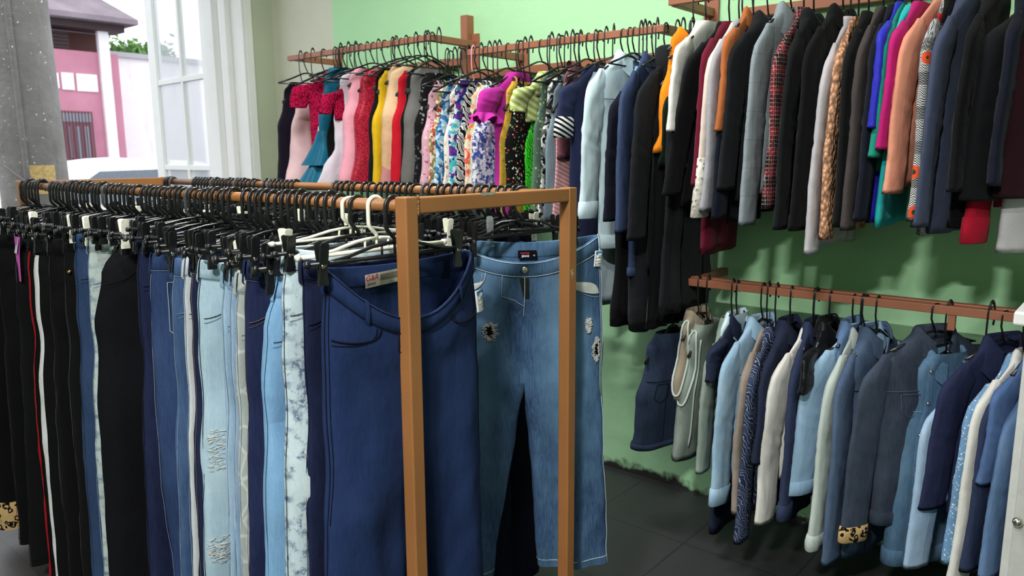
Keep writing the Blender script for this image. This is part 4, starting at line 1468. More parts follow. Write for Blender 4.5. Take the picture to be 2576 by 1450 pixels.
W_('R2', 'shirt', 'shirt', 'pale blue tank with white binding', 'in front of the navy coats', 1563, 16, 150, None, 230, SKY, bare=True, strap=.01, ym=190)
W_('R2', 'shirt_dress', 'dress', 'mid navy denim shirt dress', 'next to the black hooded coat', 1573, 42, 120, 590, 690, MDEN, collar='shirt', lines=NAVYTHREAD, hemband=.03)
W_('R2', 'coat', 'coat', 'black hooded coat', 'last full coat on the middle rail', 1622, 72, 120, 610, 680, BLK2, collar='hood', fold=.009, swmax=.06)
W_('R2', 'dress', 'dress', 'long black pleated dress', 'trailing below the black hooded coat', 1652, 44, 130, None, 830, JET, fold=.012, nf=90, bare=True, ym=600)
W_('R2', 'skirt_dress', 'dress', 'long charcoal dress', 'last on the middle rail behind the orange top', 1672, 30, 120, None, 790, BLK2, fold=.01, nf=80, bare=True, ym=620)
W_('R2', 'vest', 'vest', 'dark green sleeveless top', 'half hidden behind the orange top', 1668, 14, 90, None, 420, GST, bare=True, ym=130)

# ---- dress rail by the window
W_('R1', 'dress', 'dress', 'black plum dress', 'first on the rail against the cream wall', 716, 32, 195, None, 475, PLUM, bare=True, flare=1.0, ym=320)
W_('R1', 'dress', 'dress', 'pale pink sheer dress', 'between plum and crimson dresses', 744, 26, 200, None, 480, PALEP, bare=True, flare=1.35, ym=330, fold=.011, nf=55)
W_('R1', 'dress', 'dress', 'crimson lace dress with cap sleeve', 'with its sleeve over the pale pink sheer dress', 762, 56, 172, 268, 400, CRIM, swmax=.075, puff=.25, flare=.9, ym=220, swy=.055, tw=-12)
W_('R1', 'dress', 'dress', 'teal satin dress with tiered flounce', 'beside the crimson lace dress', 806, 20, 160, None, 475, TEAL, bare=True, flare=1.25, ym=230, fold=.008, nf=30, tx=.03, flounce=3)
W_('R1', 'top', 'top', 'short crimson lace top', 'over the cream satin dress', 825, 32, 190, 285, 300, CRIM, swy=.045, puff=.1, ym=240)
W_('R1', 'dress', 'dress', 'cream satin dress', 'below the short crimson top', 812, 26, 200, None, 470, CREAMD, bare=True, ym=370, flare=1.1, fold=.011, nf=55)
W_('R1', 'dress', 'dress', 'black satin panel dress', 'between cream and lavender dresses', 832, 24, 220, None, 440, JET, bare=True, ym=360)
W_('R1', 'dress', 'dress', 'lavender white tulle dress', 'flaring out below the waist', 850, 30, 165, None, 470, LAV, bare=True, flare=1.6, ym=270, fold=.01, nf=60)
W_('R1', 'dress', 'dress', 'rose pink dress', 'beside the lavender tulle dress', 878, 32, 160, None, 465, PINK, ym=280, bare=True, flare=1.2, fold=.01)
W_('R1', 'dress', 'dress', 'red sequinned dress', 'next to the rose pink dress', 910, 44, 165, None, 480, SEQRED, flare=1.15, ym=320, bare=True, tx=.045)
W_('R1', 'dress', 'dress', 'black evening dress', 'between red sequins and mustard', 938, 26, 160, None, 480, JET, bare=True, ym=230)
W_('R1', 'dress', 'dress', 'mustard yellow dress', 'beside the nude evening dress', 950, 24, 165, None, 480, MUST, bare=True, ym=330, fold=.011, nf=55)
W_('R1', 'dress', 'dress', 'nude and rose ombre evening dress', 'between mustard and red dresses', 973, 36, 150, None, 480, NUDE, bare=True, ym=320, strap=.01, tx=.05, fold=.011, nf=55)
W_('R1', 'dress', 'dress', 'plain red crepe dress', 'beside the nude evening dress', 997, 26, 165, None, 480, RED, bare=True, ym=320, fold=.011, nf=55)
W_('R1', 'dress', 'dress', 'narrow black dress', 'between the red crepe and grey velvet dresses', 1012, 20, 160, None, 480, JET, bare=True, ym=250)
W_('R1', 'dress', 'dress', 'grey velvet gathered dress', 'near the post end of the dress rail', 1030, 40, 158, None, 480, GREYV, bare=True, ym=320, fold=.01, tx=.05)
W_('R1', 'dress', 'dress', 'black dress with grey leaf print', 'last on the dress rail', 1052, 20, 170, None, 480, BLKP, bare=True, ym=380)

# ---- low wall rail: denim
W_('LO', 'denim_dress', 'dress', 'dark denim sleeveless dress', 'lowest at the window end of the low rail', 1648, 120, 815, None, 1140, DKDEN, bare=True, tw=-14, ym=980, lines=NAVYTHREAD, hw=.2, tx=.05, hemband=.02)
W_('LO', 'vest', 'vest', 'khaki cotton vest with pale piping', 'beside the sage canvas vest', 1716, 44, 765, None, 1010, KHAKI, bare=True, collar='shirt', ym=900, scoop=.05, piping=PALEG)
W_('LO', 'vest', 'vest', 'sage canvas vest hanging crooked', 'between khaki vest and blue shirt', 1735, 60, 790, None, 1165, GGREEN, bare=True, ym=1040, piping=PALEG, lean=-.06, tx=.04)
W_('LO', 'shirt', 'shirt', 'faded grey denim shirt', 'whose cuff shows under the sage vest', 1772, 26, 780, 1200, 1100, GGREEN, ym=950, collar='shirt')
W_('LO', 'shirt', 'shirt', 'pale blue collared denim shirt', 'behind the navy short sleeved dress', 1797, 26, 768, None, 1080, LDEN, bare=True, collar='shirt', ym=860)
W_('LO', 'shirt_dress', 'dress', 'long navy short sleeved denim dress', 'beside the washed sky blue jacket', 1800, 44, 770, 968, 1340, INK, collar='shirt', ym=890, swmax=.06)
W_('LO', 'denim_jacket', 'jacket', 'washed sky blue denim jacket', 'with buttoned cuff and seamed sleeve', 1832, 66, 775, 1290, 1190, WASH, collar='shirt', cuff=.06, lines=PALETHREAD, swmax=.06, fold=.008)
W_('LO', 'jacket', 'jacket', 'taupe twill jacket', 'between washed blue and navy floral', 1868, 34, 800, 1305, 1180, TAUPE, ym=1000)
W_('LO', 'shirt', 'shirt', 'navy shirt with white flower print', 'beside the taupe jacket', 1892, 46, 800, 1385, 1280, NFLOR, collar='shirt', cuffk=1.0)
W_('LO', 'jacket', 'jacket', 'dark navy denim jacket', 'behind the ecru jacket', 1926, 30, 785, 1180, 1280, INK, collar='shirt', ym=900)
W_('LO', 'denim_jacket', 'jacket', 'ecru white denim jacket', 'with frayed cuff among blue jackets', 1955, 72, 800, 1342, 1200, ECRU, collar='shirt', swmax=.065, lines=WHITEFAB, fold=.008)
W_('LO', 'denim_jacket', 'jacket', 'midnight blue denim jacket', 'beside the ecru jacket', 1996, 42, 790, 1325, 1300, MIDN, collar='shirt', cuff=.05)
W_('LO', 'jacket', 'jacket', 'glossy black quilted jacket', 'with only collar and shoulder showing', 2034, 34, 785, 1000, 1150, GLOSS, collar='shirt', ym=850)
W_('LO', 'denim_jacket', 'jacket', 'pale sky blue denim jacket', 'with straight stitched cuff', 2048, 92, 790, 1268, 1200, SKY, collar='shirt', cuff=.045, swmax=.07, lines=PALETHREAD, cuffk=1.0)
W_('LO', 'shirt', 'shirt', 'bright blue collared denim shirt', 'behind the pale sky jacket', 2092, 22, 788, None, 1200, CHAM, bare=True, collar='shirt', ym=850)
W_('LO', 'denim_jacket', 'jacket', 'pale sage denim jacket', 'with long straight sleeve', 2082, 62, 800, 1405, 1300, PALEG, cuff=.05, collar='shirt', swmax=.06, cuffk=1.0, ym=1150)
W_('LO', 'denim_jacket', 'jacket', 'steel blue denim jacket', 'between pale sage and dark yoked jackets', 2120, 62, 800, 1445, 1400, STEEL, collar='shirt', swmax=.06, lines=NAVYTHREAD)
W_('LO', 'denim_jacket', 'jacket', 'dark denim jacket turned to show its yoke', 'with leopard lined cuff', 2170, 62, 790, 1385, 1310, JKT, collar='shirt', lines=f('jacket_seam', '#56606e', bump=.1), cuffmat=LEO, cuff=.05, swmax=.05, tx=.05, hemband=.04, hw=.2, placket=JKT, tw=-32)
W_('LO', 'denim_shirt', 'shirt', 'vintage blue denim shirt with pearl buttons', 'beside the powder blue shirt', 2284, 84, 855, None, 1435, OLD, bare=True, collar='shirt', placket=OLD, buttons=METAL, lines=PALETHREAD, hw=.17, tx=.04, hemband=.05, ym=1080, tw=-30, pth=PI * .74)
W_('LO', 'shirt', 'shirt', 'powder blue chambray shirt', 'between pearl buttoned and cobalt navy shirts', 2322, 40, 905, 1448, 1250, POWD, ym=1080, sd=.06, tw=-28)
W_('LO', 'shirt', 'shirt', 'cobalt navy shirt with big collar', 'highest collar on the low rail', 2380, 84, 800, 1305, 1300, COBN, collar='lapel', ym=1080, tw=-28)
W_('LO', 'shirt', 'shirt', 'dotted light chambray shirt', 'beside the white jacket', 2432, 24, 860, 1440, 1440, DOTB, ym=950, collar='shirt', tw=-24)
W_('LO', 'jacket', 'jacket', 'white denim jacket with long sleeve', 'near the steel cabinet', 2456, 46, 850, 1500, 1400, ECRU, ym=1050, collar='shirt', swmax=.05, tw=-22)
W_('LO', 'shirt', 'shirt', 'navy chambray shirt', 'behind the short sleeved blue shirt', 2474, 24, 855, 1460, 1450, MIDN, ym=1000, tw=-20)
W_('LO', 'shirt', 'shirt', 'mid blue short sleeved shirt', 'with square sleeve hem', 2494, 50, 840, 1230, 1460, MCHAM, ym=1080, swmax=.055, tw=-20)
W_('LO', 'shirt', 'shirt', 'blue chambray shirt with tied collar', 'last on the low rail beside the cabinet', 2528, 56, 895, 1480, 1470, CHAM, ym=1100, collar='shirt', swmax=.055, lines=PALETHREAD, tw=-18)
place_items()

# hangers squeezed in between the dresses
er = random.Random(11)
for rk, cnt in (('R1', 15), ('R2', 14)):
    L = sorted([i for i in ITEMS if i['rail'] == rk], key=lambda i: i['X'])
    gaps = sorted(range(len(L) - 1), key=lambda k: L[k]['X'] - L[k + 1]['X'])[:cnt]
    for k in gaps:
        h = use_proto(hanger_proto('black'))
        h.location = (lerp(L[k]['X'], L[k + 1]['X'], er.uniform(.4, .6)), RAILS[rk]['y'], RAILS[rk]['z'])
        h.rotation_euler = (0, 0, er.uniform(-.15, .1))
        h.scale = (1, .95, er.uniform(.9, 1.3))
        tag(h, f"empty black hanger beside the {L[k]['short']}", 'hanger', group='hangers on the ' + RAILS[rk]['ph'])

# spare hangers bunched on the wall bar behind the dress rail
hp = hanger_proto('black')
for k in range(9):
    h = use_proto(hp)
    h.location = (-2.98 + k * .027 + RND.uniform(-.004, .004), YW - .02, 1.875)
    h.rotation_euler = (0, 0, PI / 2 + RND.uniform(-.1, .25))
    h.scale = (1, .9, 1)
    tag(h, 'empty black hanger in the bunch behind the dress rail upright', 'hanger', group='empty hangers behind the dress rail')

# ------------------------------------------------------------------ trousers on the front rack
D = dict
IND = f('indigo_denim', '#24305e', 'denim', c2='#3c4c80', fade=.25); IND2 = f('deep_indigo_denim', '#1f2850', 'denim', c2='#34426e', fade=.25)
HERO = f('dark_blue_denim', '#20386e', 'denim', c2='#314c80', fade=.35); RIP = f('ripped_blue_denim', '#2c4c80', 'faded', c2='#6f9cc0', fade=.35)
MBLUE = f('mid_blue_denim', '#3d5f92', 'denim', c2='#6484b0', fade=.4); MDK = f('medium_dark_denim', '#2c467c', 'denim', c2='#4c6a9c', fade=.35)
LB1 = f('pale_aqua_denim', '#a0bfd2', 'denim', c2='#c6dbe4', fade=.35); LB2 = f('pale_blue_denim', '#8fb2cf', 'denim', c2='#bcd3e2', fade=.35); LB3 = f('soft_blue_denim', '#88a9cc', 'denim', c2='#b0c8e0', fade=.35)
SKYD = f('sky_blue_cotton', '#76a8d4', 'denim', c2='#93bde0', fade=.25); ACID = f('acid_wash_denim', '#b4cbd6', 'acid', c2='#dbe7ea', cols=['#1f3a80', '#dfe8e4'], fade=.5)
CRK = f('crackle_grey_denim', '#a3adae', 'crackle', c2='#b9c1c0', fade=.3); BLEACH = f('bleached_denim', '#b9c9c8', 'acid', c2='#cfd9d4', cols=['#5f8aa8', '#cfd9d4'], fade=.5)
STRIP = f('white_grey_denim', '#c5ccd2', 'denim', c2='#dde2e4', fade=.3); BKT = f('black_twill', '#15161a'); BKJ = f('black_jersey_trousers', '#0f1013'); BKD = f('black_denim', '#1a1b21', 'denim', c2='#26272e', fade=.2)
DBLU = f('dusky_blue_denim', '#2f4a78', 'denim', c2='#4a6894', fade=.35); BLKNAVY = f('blue_black_denim', '#191d30', 'denim', c2='#2a304a', fade=.2)

HOOKS_A = []
x = AX - .038
HG = random.Random(21)
GAPS = ((112, 134), (352, 368), (597, 616), (905, 922), (962, 972))


def pxof(p):
    q = MC.to_3x3().transposed() @ (Vector(p) - O)
    return 1288 + F * q.x / -q.z, 725 - F * q.y / -q.z


while x > AX - RL + .03:
    u = pxof((x, AY, RZ + .01))[0]
    if not any(a < u < b for a, b in GAPS): HOOKS_A.append(x)
    x -= .0275 + HG.uniform(-.003, .004)

CLIPP = {}


def clip_proto(kind):
    if kind not in CLIPP:
        m, cm = {'black': (BLACKP, BLACKP), 'white': (WHITEP, WHITEP), 'whiteclip': (BLACKP, WHITEP), 'whiteplain': (WHITEP, WHITEP), 'clear': (BLACKP, CLEARP), 'plain': (BLACKP, BLACKP), 'grey': (plastic('smoke_plastic', '#4a4d50', .25), BLACKP)}[kind]
        r = make_clip_hanger('trouser_hanger', m, clipmat=cm, clips='plain' not in kind)
        register_tree(r)
        CLIPP[kind] = [r, False]
    return CLIPP[kind]


def clip_hanger(kind, X, Y, label, rz=0.0, group='hangers on the front rack rail', dz=0, zs=None):
    h = use_proto(clip_proto(kind))
    h.location = (X, Y, RZ + dz)
    h.scale = (HS, HS * HG.uniform(.93, 1.04), HS * (zs or HG.uniform(.94, 1.16)))
    h.rotation_euler = (0, 0, rz)
    tag(h, label, 'hanger', group=group)
    return h


PA = []


def T_(name, cat, short, extra, l, r, ytop, mat, kind='black', L=1.05, hip=.185, hw=.165, **o):
    PA.append(dict(name=name, cat=cat, short=short, extra=extra, l=l, r=r, ytop=ytop, mat=mat, kind=kind, L=L, hip=hip, hw=hw, o=o))


T_('trousers', 'trousers', 'black trousers with leopard print hem', 'outermost at the window end of the front rack', -24, 34, 620, BKJ, L=1.10, leo=1)
T_('trousers', 'trousers', 'plain black trousers', 'hanging beside the leopard hem', 18, 58, 615, BKJ, L=1.10)
T_('trousers', 'trousers', 'black straight trousers with magenta tags', 'with square hem above the floor', 58, 104, 600, BKT, L=1.10, o_tag=1, hemw=.11, hip=.2)
T_('trousers', 'trousers', 'black trousers with red side stripe', 'beside the white striped trousers', 90, 116, 600, BKJ, stripe='red', L=1.14)
T_('trousers', 'trousers', 'black trousers with white side stripe', 'next to the red stripe', 104, 144, 612, BKT, stripe='white', L=1.14)
T_('trousers', 'trousers', 'black jersey trousers', 'between white stripe and brass stud trousers', 140, 184, 610, BKJ, L=1.14)
T_('trousers', 'trousers', 'black trousers with small brass stud', 'beside dusky blue jeans', 178, 232, 600, BKT, stud=1, L=1.14)
T_('jeans', 'jeans', 'dusky blue jeans', 'peeping out between black and bleached pairs', 206, 252, 590, DBLU, L=1.14)
T_('jeans', 'jeans', 'bleached pale jeans', 'with ivory clip at the waist', 240, 300, 600, BLEACH, kind='whiteclip', thread=PALETHREAD)
T_('trousers', 'trousers', 'wide black trousers sloping from one clip', 'broadest black pair on the front rack', 256, 372, 588, BKD, hip=.205, hw=.115, tw=-10, L=1.14)
T_('jeans', 'jeans', 'deep indigo jeans with high waist', 'beside the wide black trousers', 362, 412, 592, IND2)
T_('jeans', 'jeans', 'medium dark jeans with back pocket showing', 'next to the high waist indigo pair', 396, 452, 645, MDK, front=-1, thread=PALETHREAD, tw=-12)
T_('jeans', 'jeans', 'mid blue jeans with side pocket', 'between medium dark and navy pairs', 440, 472, 652, MBLUE, thread=PALETHREAD)
T_('jeans', 'jeans', 'thin pale grey jeans', 'a narrow strip beside the navy pair', 464, 486, 648, STRIP, thread=PALETHREAD)
T_('jeans', 'jeans', 'navy indigo jeans with tan stitching', 'beside the ripped pale aqua pair', 478, 540, 645, IND2, thread=TANTHREAD)
T_('jeans', 'jeans', 'pale aqua jeans with torn knee', 'with belt loop at the side waist', 510, 570, 660, LB1, rip=1, thread=MATS['navy_thread'], tw=-8)
T_('jeans', 'jeans', 'pale blue twill jeans', 'beside the torn pale aqua pair', 556, 590, 668, LB2, thread=PALETHREAD)
T_('jeans', 'jeans', 'soft blue jeans with frayed waist', 'between pale blue and grey crackle pairs', 580, 612, 672, LB3, thread=PALETHREAD)
T_('jeans', 'jeans', 'grey crackle print jeans', 'with web of pale lines', 594, 640, 690, CRK, thread=PALETHREAD, kind='whiteclip')
T_('jeans', 'jeans', 'indigo jeans with stitched yoke', 'between grey crackle and sky blue pairs', 630, 668, 660, IND, thread=TANTHREAD, tw=-10)
T_('skirt', 'skirt', 'sky blue cotton trousers', 'plain smooth pair beside the acid wash jeans', 644, 712, 690, SKYD, hip=.195, hw=.14)
T_('jeans', 'jeans', 'acid wash jeans with dark blotches', 'high waisted on the first white hanger', 706, 774, 608, ACID, kind='white', thread=NAVYTHREAD, hip=.188, L=1.15)
T_('jeans', 'jeans', 'narrow deep indigo jeans', 'between acid wash and dark blue jeans', 764, 814, 655, IND2, thread=NAVYTHREAD, tk=.015, tw=0, hip=.158, hw=.15)

used = {}
for n, it in enumerate(PA):
    if it['short'].startswith('sky blue'): it['name'], it['cat'] = 'trousers', 'trousers'
    o = it['o']
    yf = AY - it['hip']
    nl = PA[n + 1]['l'] if n + 1 < len(PA) else 806
    a, b = atY(it['l'], 900, yf), atY(max(nl, it['l'] + 14), 900, yf)
    hx = (b.x - a.x) / 2
    tk = max(.014, min(.046, hx * .95, o.get('tk', 1)))
    Xc = a.x + tk * .15
    if n == len(PA) - 1: Xc = min(Xc, AX - .112)
    hook = min((h for h in HOOKS_A if h not in used), key=lambda h: abs(h - Xc))
    used[hook] = it
    it['hook'] = hook
    zw = atY((it['l'] + it['r']) / 2, it['ytop'], AY - it['hw']).z - RZ
    zw = max(-.15, min(-.078, zw))
    P = Pants(hw=it['hw'], hip=it['hip'], bw=min(.026, tk), bh=tk, C=.30, L=it['L'], knee=it['hip'] * .5, hem=o.get('hemw', it['hip'] * .47), tk=tk * .92, th=tk * .75, seed=n * 2.13 + 3, amp=.009, fold=.008, sagf=.02, sagb=.005, bulge=.006, splay=o.get('splay', -.01), splayn=o.get('splayn', .035))
    tw = math.radians(o.get('tw', HG.uniform(-5, 3)))
    root = empty(it['name'], (Xc, AY, RZ), tw)
    tag(root, it['short'] + ' ' + it['extra'], it['cat'], group='trousers on the front rack rail')
    build_pants(root, P, it['mat'], thread=o.get('thread'), level=1, zoff=zw, front=o.get('front', 1))
    if o.get('stripe'):
        m = {'red': f('red_tape', '#a8121c'), 'white': f('white_tape', '#e4e6ea')}[o['stripe']]
        w = {'red': .10, 'white': .17}[o['stripe']]
        g = Geo()
        rows = []
        for i in range(45):
            d = .045 + (P.L - .05) * i / 44
            rows.append([P.onleg(-1, a, d, .0022) for a in (-w * 1.6, -w * .8, 0, w * .8, w * 1.6)])
        g.loft(rows, False)
        g.build('side_stripe', m, root).location = (0, 0, zw)
    if o.get('leo'):
        rows = []
        for d, of in ((P.L - .1, .0), (P.L - .098, .003), (P.L - .05, .003), (P.L + .004, .003)):
            rows.append([P.onleg(-1, 2 * PI * k / 24, d, of) for k in range(24)])
        Geo().loft(rows).build('leopard_hem', LEO, root).location = (0, 0, zw)
    if o.get('stud'):
        p = P.on(PI - .35, .1, .004)
        bm = bmesh.new()
        bmesh.ops.create_uvsphere(bm, u_segments=12, v_segments=8, radius=.006)
        Geo().addbm(bm, Matrix.Translation(p)).build('stud', BRASS, root).location = (0, 0, zw)
    if o.get('o_tag'):
        MG = plastic('magenta_card', '#c94fb8', .7)
        q = P.on(PI - .2, .03, .012)
        t1 = Geo().loft([[q + Vector((-.02, 0, .03)), q + Vector((.02, -.004, .03))], [q + Vector((-.016, -.012, -.02)), q + Vector((.02, -.014, -.02))]], False)
        t1.build('price_tag', plastic('pale_card', '#d8d4e0', .7), root).location = (0, 0, zw)
        t2 = Geo().loft([[q + Vector((-.022, -.006, .032)), q + Vector((.028, -.002, .032))], [q + Vector((-.02, -.008, -.03)), q + Vector((.024, -.008, -.03))], [q + Vector((-.008, -.01, -.11)), q + Vector((.018, -.01, -.11))]], False)
        t2.build('magenta_tag', MG, root).location = (0, 0, zw)
    if o.get('rip'):
        q = random.Random(4)
        for (dd, aa, hh) in ((.44, .62, .05), (.68, .6, .03)):
            fr = Geo()
            for k in range(60):
                d = dd + q.uniform(-hh, hh)
                a = aa + q.uniform(-.3, .3)
                fr.tube([P.onleg(-1, a, d, .002), P.onleg(-1, a + .12, d + q.uniform(-.004, .004), .004), P.onleg(-1, a + .28, d + q.uniform(-.006, .006), .002)], .0006, 4)
            fr.build('frayed_threads', WHITEFAB, root).location = (0, 0, zw)
    clip_hanger(it['kind'], hook, AY, f"{'white' if it['kind'] == 'white' else 'black'} clip hanger holding the {it['short']}" + (' by ivory clips' if it['kind'] == 'whiteclip' else ''), tw + HG.uniform(-.04, .04), zs=-zw / .108)

# ---- the dark blue pair at the post, turned to the room
hookH = AX - .038
used[min(HOOKS_A, key=lambda h: abs(h - hookH))] = 1
PH = Pants(hw=.185, hip=.2, bw=.03, bh=.042, C=.385, L=1.1, knee=.08, hem=.075, kneen=.1, hemn=.108, tk=.042, th=.04, seed=41.3, amp=.008, fold=.008, sagf=.115, sagb=.012, bulge=.018, splay=.05, splayn=.035, gap=.004)
hero = empty('jeans', (AX - .056, AY + .036, RZ), math.radians(-4))
tag(hero, 'wide dark blue jeans with drooping waistband behind the corner post', 'jeans', group='trousers on the front rack rail')
ZH = -.112
build_pants(hero, PH, HERO, thread=NAVYTHREAD, level=2, zoff=ZH)
clip_hanger('black', hookH, AY, 'black clip hanger holding the drooping dark blue jeans at the corner post', math.radians(-4), zs=1.04)


def flat_label(name, root, mat, cen, ux, uy, w, h, curve=0.0, nx=8):
    """a small flexible rectangle: cen centre, ux/uy unit axes in local space"""
    n = ux.cross(uy)
    rows = []
    for j in range(2):
        rows.append([cen + ux * (w * (i / nx - .5)) + uy * (h * (.5 - j)) + n * (curve * (1 - (2 * i / nx - 1) ** 2)) for i in range(nx + 1)])
    return Geo().loft(rows, False).build(name, mat, root, smooth=False)


def text_obj(txt, size, mat, parent, cen, ux, uy, off=.0012, shear=0.0, name='lettering', bold=0.0):
    cu = bpy.data.curves.new(name, 'FONT')
    cu.body = txt
    cu.size = size
    cu.align_x = 'CENTER'
    cu.align_y = 'CENTER'
    cu.shear = shear
    cu.offset = bold
    cu.fill_mode = 'FRONT'
    ob = bpy.data.objects.new('tmp', cu)
    COL.objects.link(ob)
    me = bpy.data.meshes.new_from_object(ob)
    bpy.data.objects.remove(ob)
    n = ux.cross(uy).normalized()
    M = Matrix(((ux.x, uy.x, n.x, 0), (ux.y, uy.y, n.y, 0), (ux.z, uy.z, n.z, 0), (0, 0, 0, 1)))
    me.transform(Matrix.Translation(cen + n * off) @ M)
    me.materials.clear()
    me.materials.append(mat)
    o = bpy.data.objects.new(name, me)
    COL.objects.link(o)
    o.parent = parent
    return o


# woven label on the inside back of the waist
cpt = PH.on(PI * 1.5, .03, 0) + Vector((.012, -.0, ZH + .004))
UX, UZ = Vector((0, 1, 0)), Vector((0, 0, 1))
TW = Vector((.0, 1, .06)).normalized()
lab = flat_label('woven_label', hero, f('label_cream', '#d8cfc4', bump=.1), cpt + Vector((0, -.035, 0)), TW, UZ, .092, .027)
text_obj('G&R', .0165, REDINK, lab, cpt + Vector((0, -.065, .004)), TW, UZ, shear=.2)
text_obj('JEANS', .0075, DARKINK, lab, cpt + Vector((0, -.066, -.0085)), TW, UZ, bold=.0)
flat_label('grey_print_block', lab, f('label_grey', '#8d857c', bump=.1), cpt + Vector((.0008, -.018, .004)), TW, UZ, .052, .012)


def price_tag(root, cen, ux, uy, w, h):
    tg = flat_label('price_tag', root, PAPER, cen, ux, uy, w, h, .004)
    n = ux.cross(uy).normalized() * .0048
    flat_label('blue_header', tg, BLUEINK, cen + n + uy * h * .36, ux, uy, w * .84, h * .17)
    g = Geo()
    for (a, r) in ((-.1, .11), (.05, .16), (.2, .1)):
        c = cen + n * 1.15 + uy * h * .27 + ux * w * a
        pts = [c + ux * (w * r * math.cos(q)) + uy * (w * r * math.sin(q)) for q in [2 * PI * k / 14 for k in range(14)]]
        b = len(g.V)
        g.V += [tuple(p) for p in pts]
        g.F.append(tuple(range(b, b + 14)))
    g.build('white_cloud', PAPER, tg, smooth=False)
    fr_ = Geo()
    c0 = cen + n
    cr = [c0 + ux * (w * .44 * a) + uy * (h * .45 * b) for a, b in ((-1, -1), (1, -1), (1, 1), (-1, 1), (-1, -1))]
    fr_.tube(cr, .0005, 4)
    for v in (.05, -.15, -.34):
        fr_.tube([c0 + ux * (w * -.38) + uy * h * v, c0 + ux * (w * .38) + uy * h * v], .0005, 4)
    fr_.build('printed_lines', DARKINK, tg, smooth=False)
    text_obj('38', h * .13, DARKINK, tg, c0 + uy * h * .11, ux, uy, shear=.3)
    text_obj('75,00', h * .12, DARKINK, tg, c0 - uy * h * .28, ux, uy, shear=.3)
    return tg


pt = PH.on(PI * .085, .085, .008) + Vector((.006, 0, ZH))
tilt = math.radians(8)
ux = Vector((-.25, math.cos(tilt), math.sin(tilt))).normalized()
uy = Vector((0, -math.sin(tilt), math.cos(tilt)))
price_tag(hero, pt + Vector((.0, 0, -.02)), ux, uy, .027, .05)

# ---- remaining hangers along the front rail
ORD = 'first second third fourth fifth sixth seventh eighth ninth tenth eleventh twelfth thirteenth fourteenth fifteenth sixteenth seventeenth eighteenth nineteenth twentieth'.split()
TENS = {2: 'twenty', 3: 'thirty', 4: 'forty', 5: 'fifty', 6: 'sixty', 7: 'seventy', 8: 'eighty'}
TTH = {3: 'thirtieth', 4: 'fortieth', 5: 'fiftieth', 6: 'sixtieth', 7: 'seventieth', 8: 'eightieth'}


def ordinal(n):
    if n <= 20: return ORD[n - 1]
    if n % 10 == 0: return TTH[n // 10]
    return TENS[n // 10] + '-' + ORD[n % 10 - 1]


KN = {'black': 'black clip hanger', 'plain': 'plain black hanger', 'whiteclip': 'black hanger with ivory clips', 'grey': 'smoky grey hanger'}
white2 = min((h for h in HOOKS_A if h not in used), key=lambda h: abs(pxof((h, AY, RZ))[0] - 940))
for i, hx in enumerate(HOOKS_A):
    if hx in used: continue
    if hx == white2:
        clip_hanger('whiteplain', hx, AY, 'empty white hanger hooked close to the corner post of the front rack', math.radians(-3), dz=0)
        continue
    u = pxof((hx, AY, RZ))[0]
    kd = 'whiteclip' if i % 11 == 5 else ('grey' if i % 17 == 9 else ('plain' if i % 5 == 2 else 'black'))
    clip_hanger(kd, hx, AY, f"{KN[kd]}, {ordinal(i + 1)} hook from the corner post on the front rack rail", HG.uniform(-.12, .1))

# ------------------------------------------------------------------ rear rail of the rack
RIPPED = Pants(hw=.198, hip=.216, bw=.028, bh=.045, C=.385, L=.935, knee=.1, hem=.098, kneen=.098, hemn=.085, tk=.04, th=.034, seed=77.7, amp=.012, fold=.009, sagf=.06, sagb=.02, bulge=.045, splay=.03, splayn=.06, legx=.05, gap=.003)
rip = empty('jeans', (AX - .148, BY_, RZ), math.radians(-46))
tag(rip, 'ripped blue jeans with metal button turned to face the room behind the rack frame', 'jeans', group='trousers on the rear rack rail')
ZR = -.112
build_pants(rip, RIPPED, RIP, thread=fabric('faded_thread', '#b4c4d0', bump=.1), level=2, zoff=ZR, button=METAL, lining=LINING)
hr = make_clip_hanger('trouser_hanger', BLACKP, clips=False, half=.15)
hr.location = (AX - .148, BY_, RZ)
hr.scale = (HS, HS, HS)
hr.rotation_euler = (0, 0, math.radians(-46))
tag(hr, 'black hanger with one clear clip holding the ripped blue jeans', 'hanger', group='hangers on the rear rack rail')
make_clip(hr, -.095, -.106, CLEARP, .03)
make_clip(hr, .15, -.106, BLACKP, .022)
# brand label inside the back waist, belt details and torn places
c2 = RIPPED.on(PI * 1.5, .03, 0) + Vector((.011, .015, ZR - .002))
lb = flat_label('woven_label', rip, f('label_black', '#15161c', bump=.1), c2, UX, UZ, .05, .022)
text_obj('marisa', .0095, PINKINK, lb, c2 + Vector((0, -.007, .004)), UX, UZ, shear=.1)
text_obj('JEANS', .0075, PAPER, lb, c2 + Vector((0, -.005, -.0045)), UX, UZ, bold=.0002)
text_obj('40', .006, PAPER, lb, c2 + Vector((0, .018, -.003)), UX, UZ)
pt2 = RIPPED.on(PI * .10, .055, .006) + Vector((.002, 0, ZR))
price_tag(rip, pt2, Vector((-.35, .93, 0)).normalized(), Vector((0, .08, 1)).normalized(), .022, .042)
cp = Geo()
a0 = PI * .80
cp.tube([RIPPED.on(a, d, .004) for a, d in ((a0 - .12, .062), (a0 + .14, .066), (a0 + .15, .10), (a0 - .08, .098), (a0 - .12, .062))], .0013, 5)
cp.build('coin_pocket', PALETHREAD, rip).location = (0, 0, ZR)
rv = Geo()
for th, d in ((a0 + .14, .066), (a0 + .15, .105)):
    p = RIPPED.on(th, d, .003)
    rv.tube([p, p + Vector((.0035, 0, 0))], [.0045, .003], 10)
rv.build('rivet', METAL, rip).location = (0, 0, ZR)
zp = Geo()
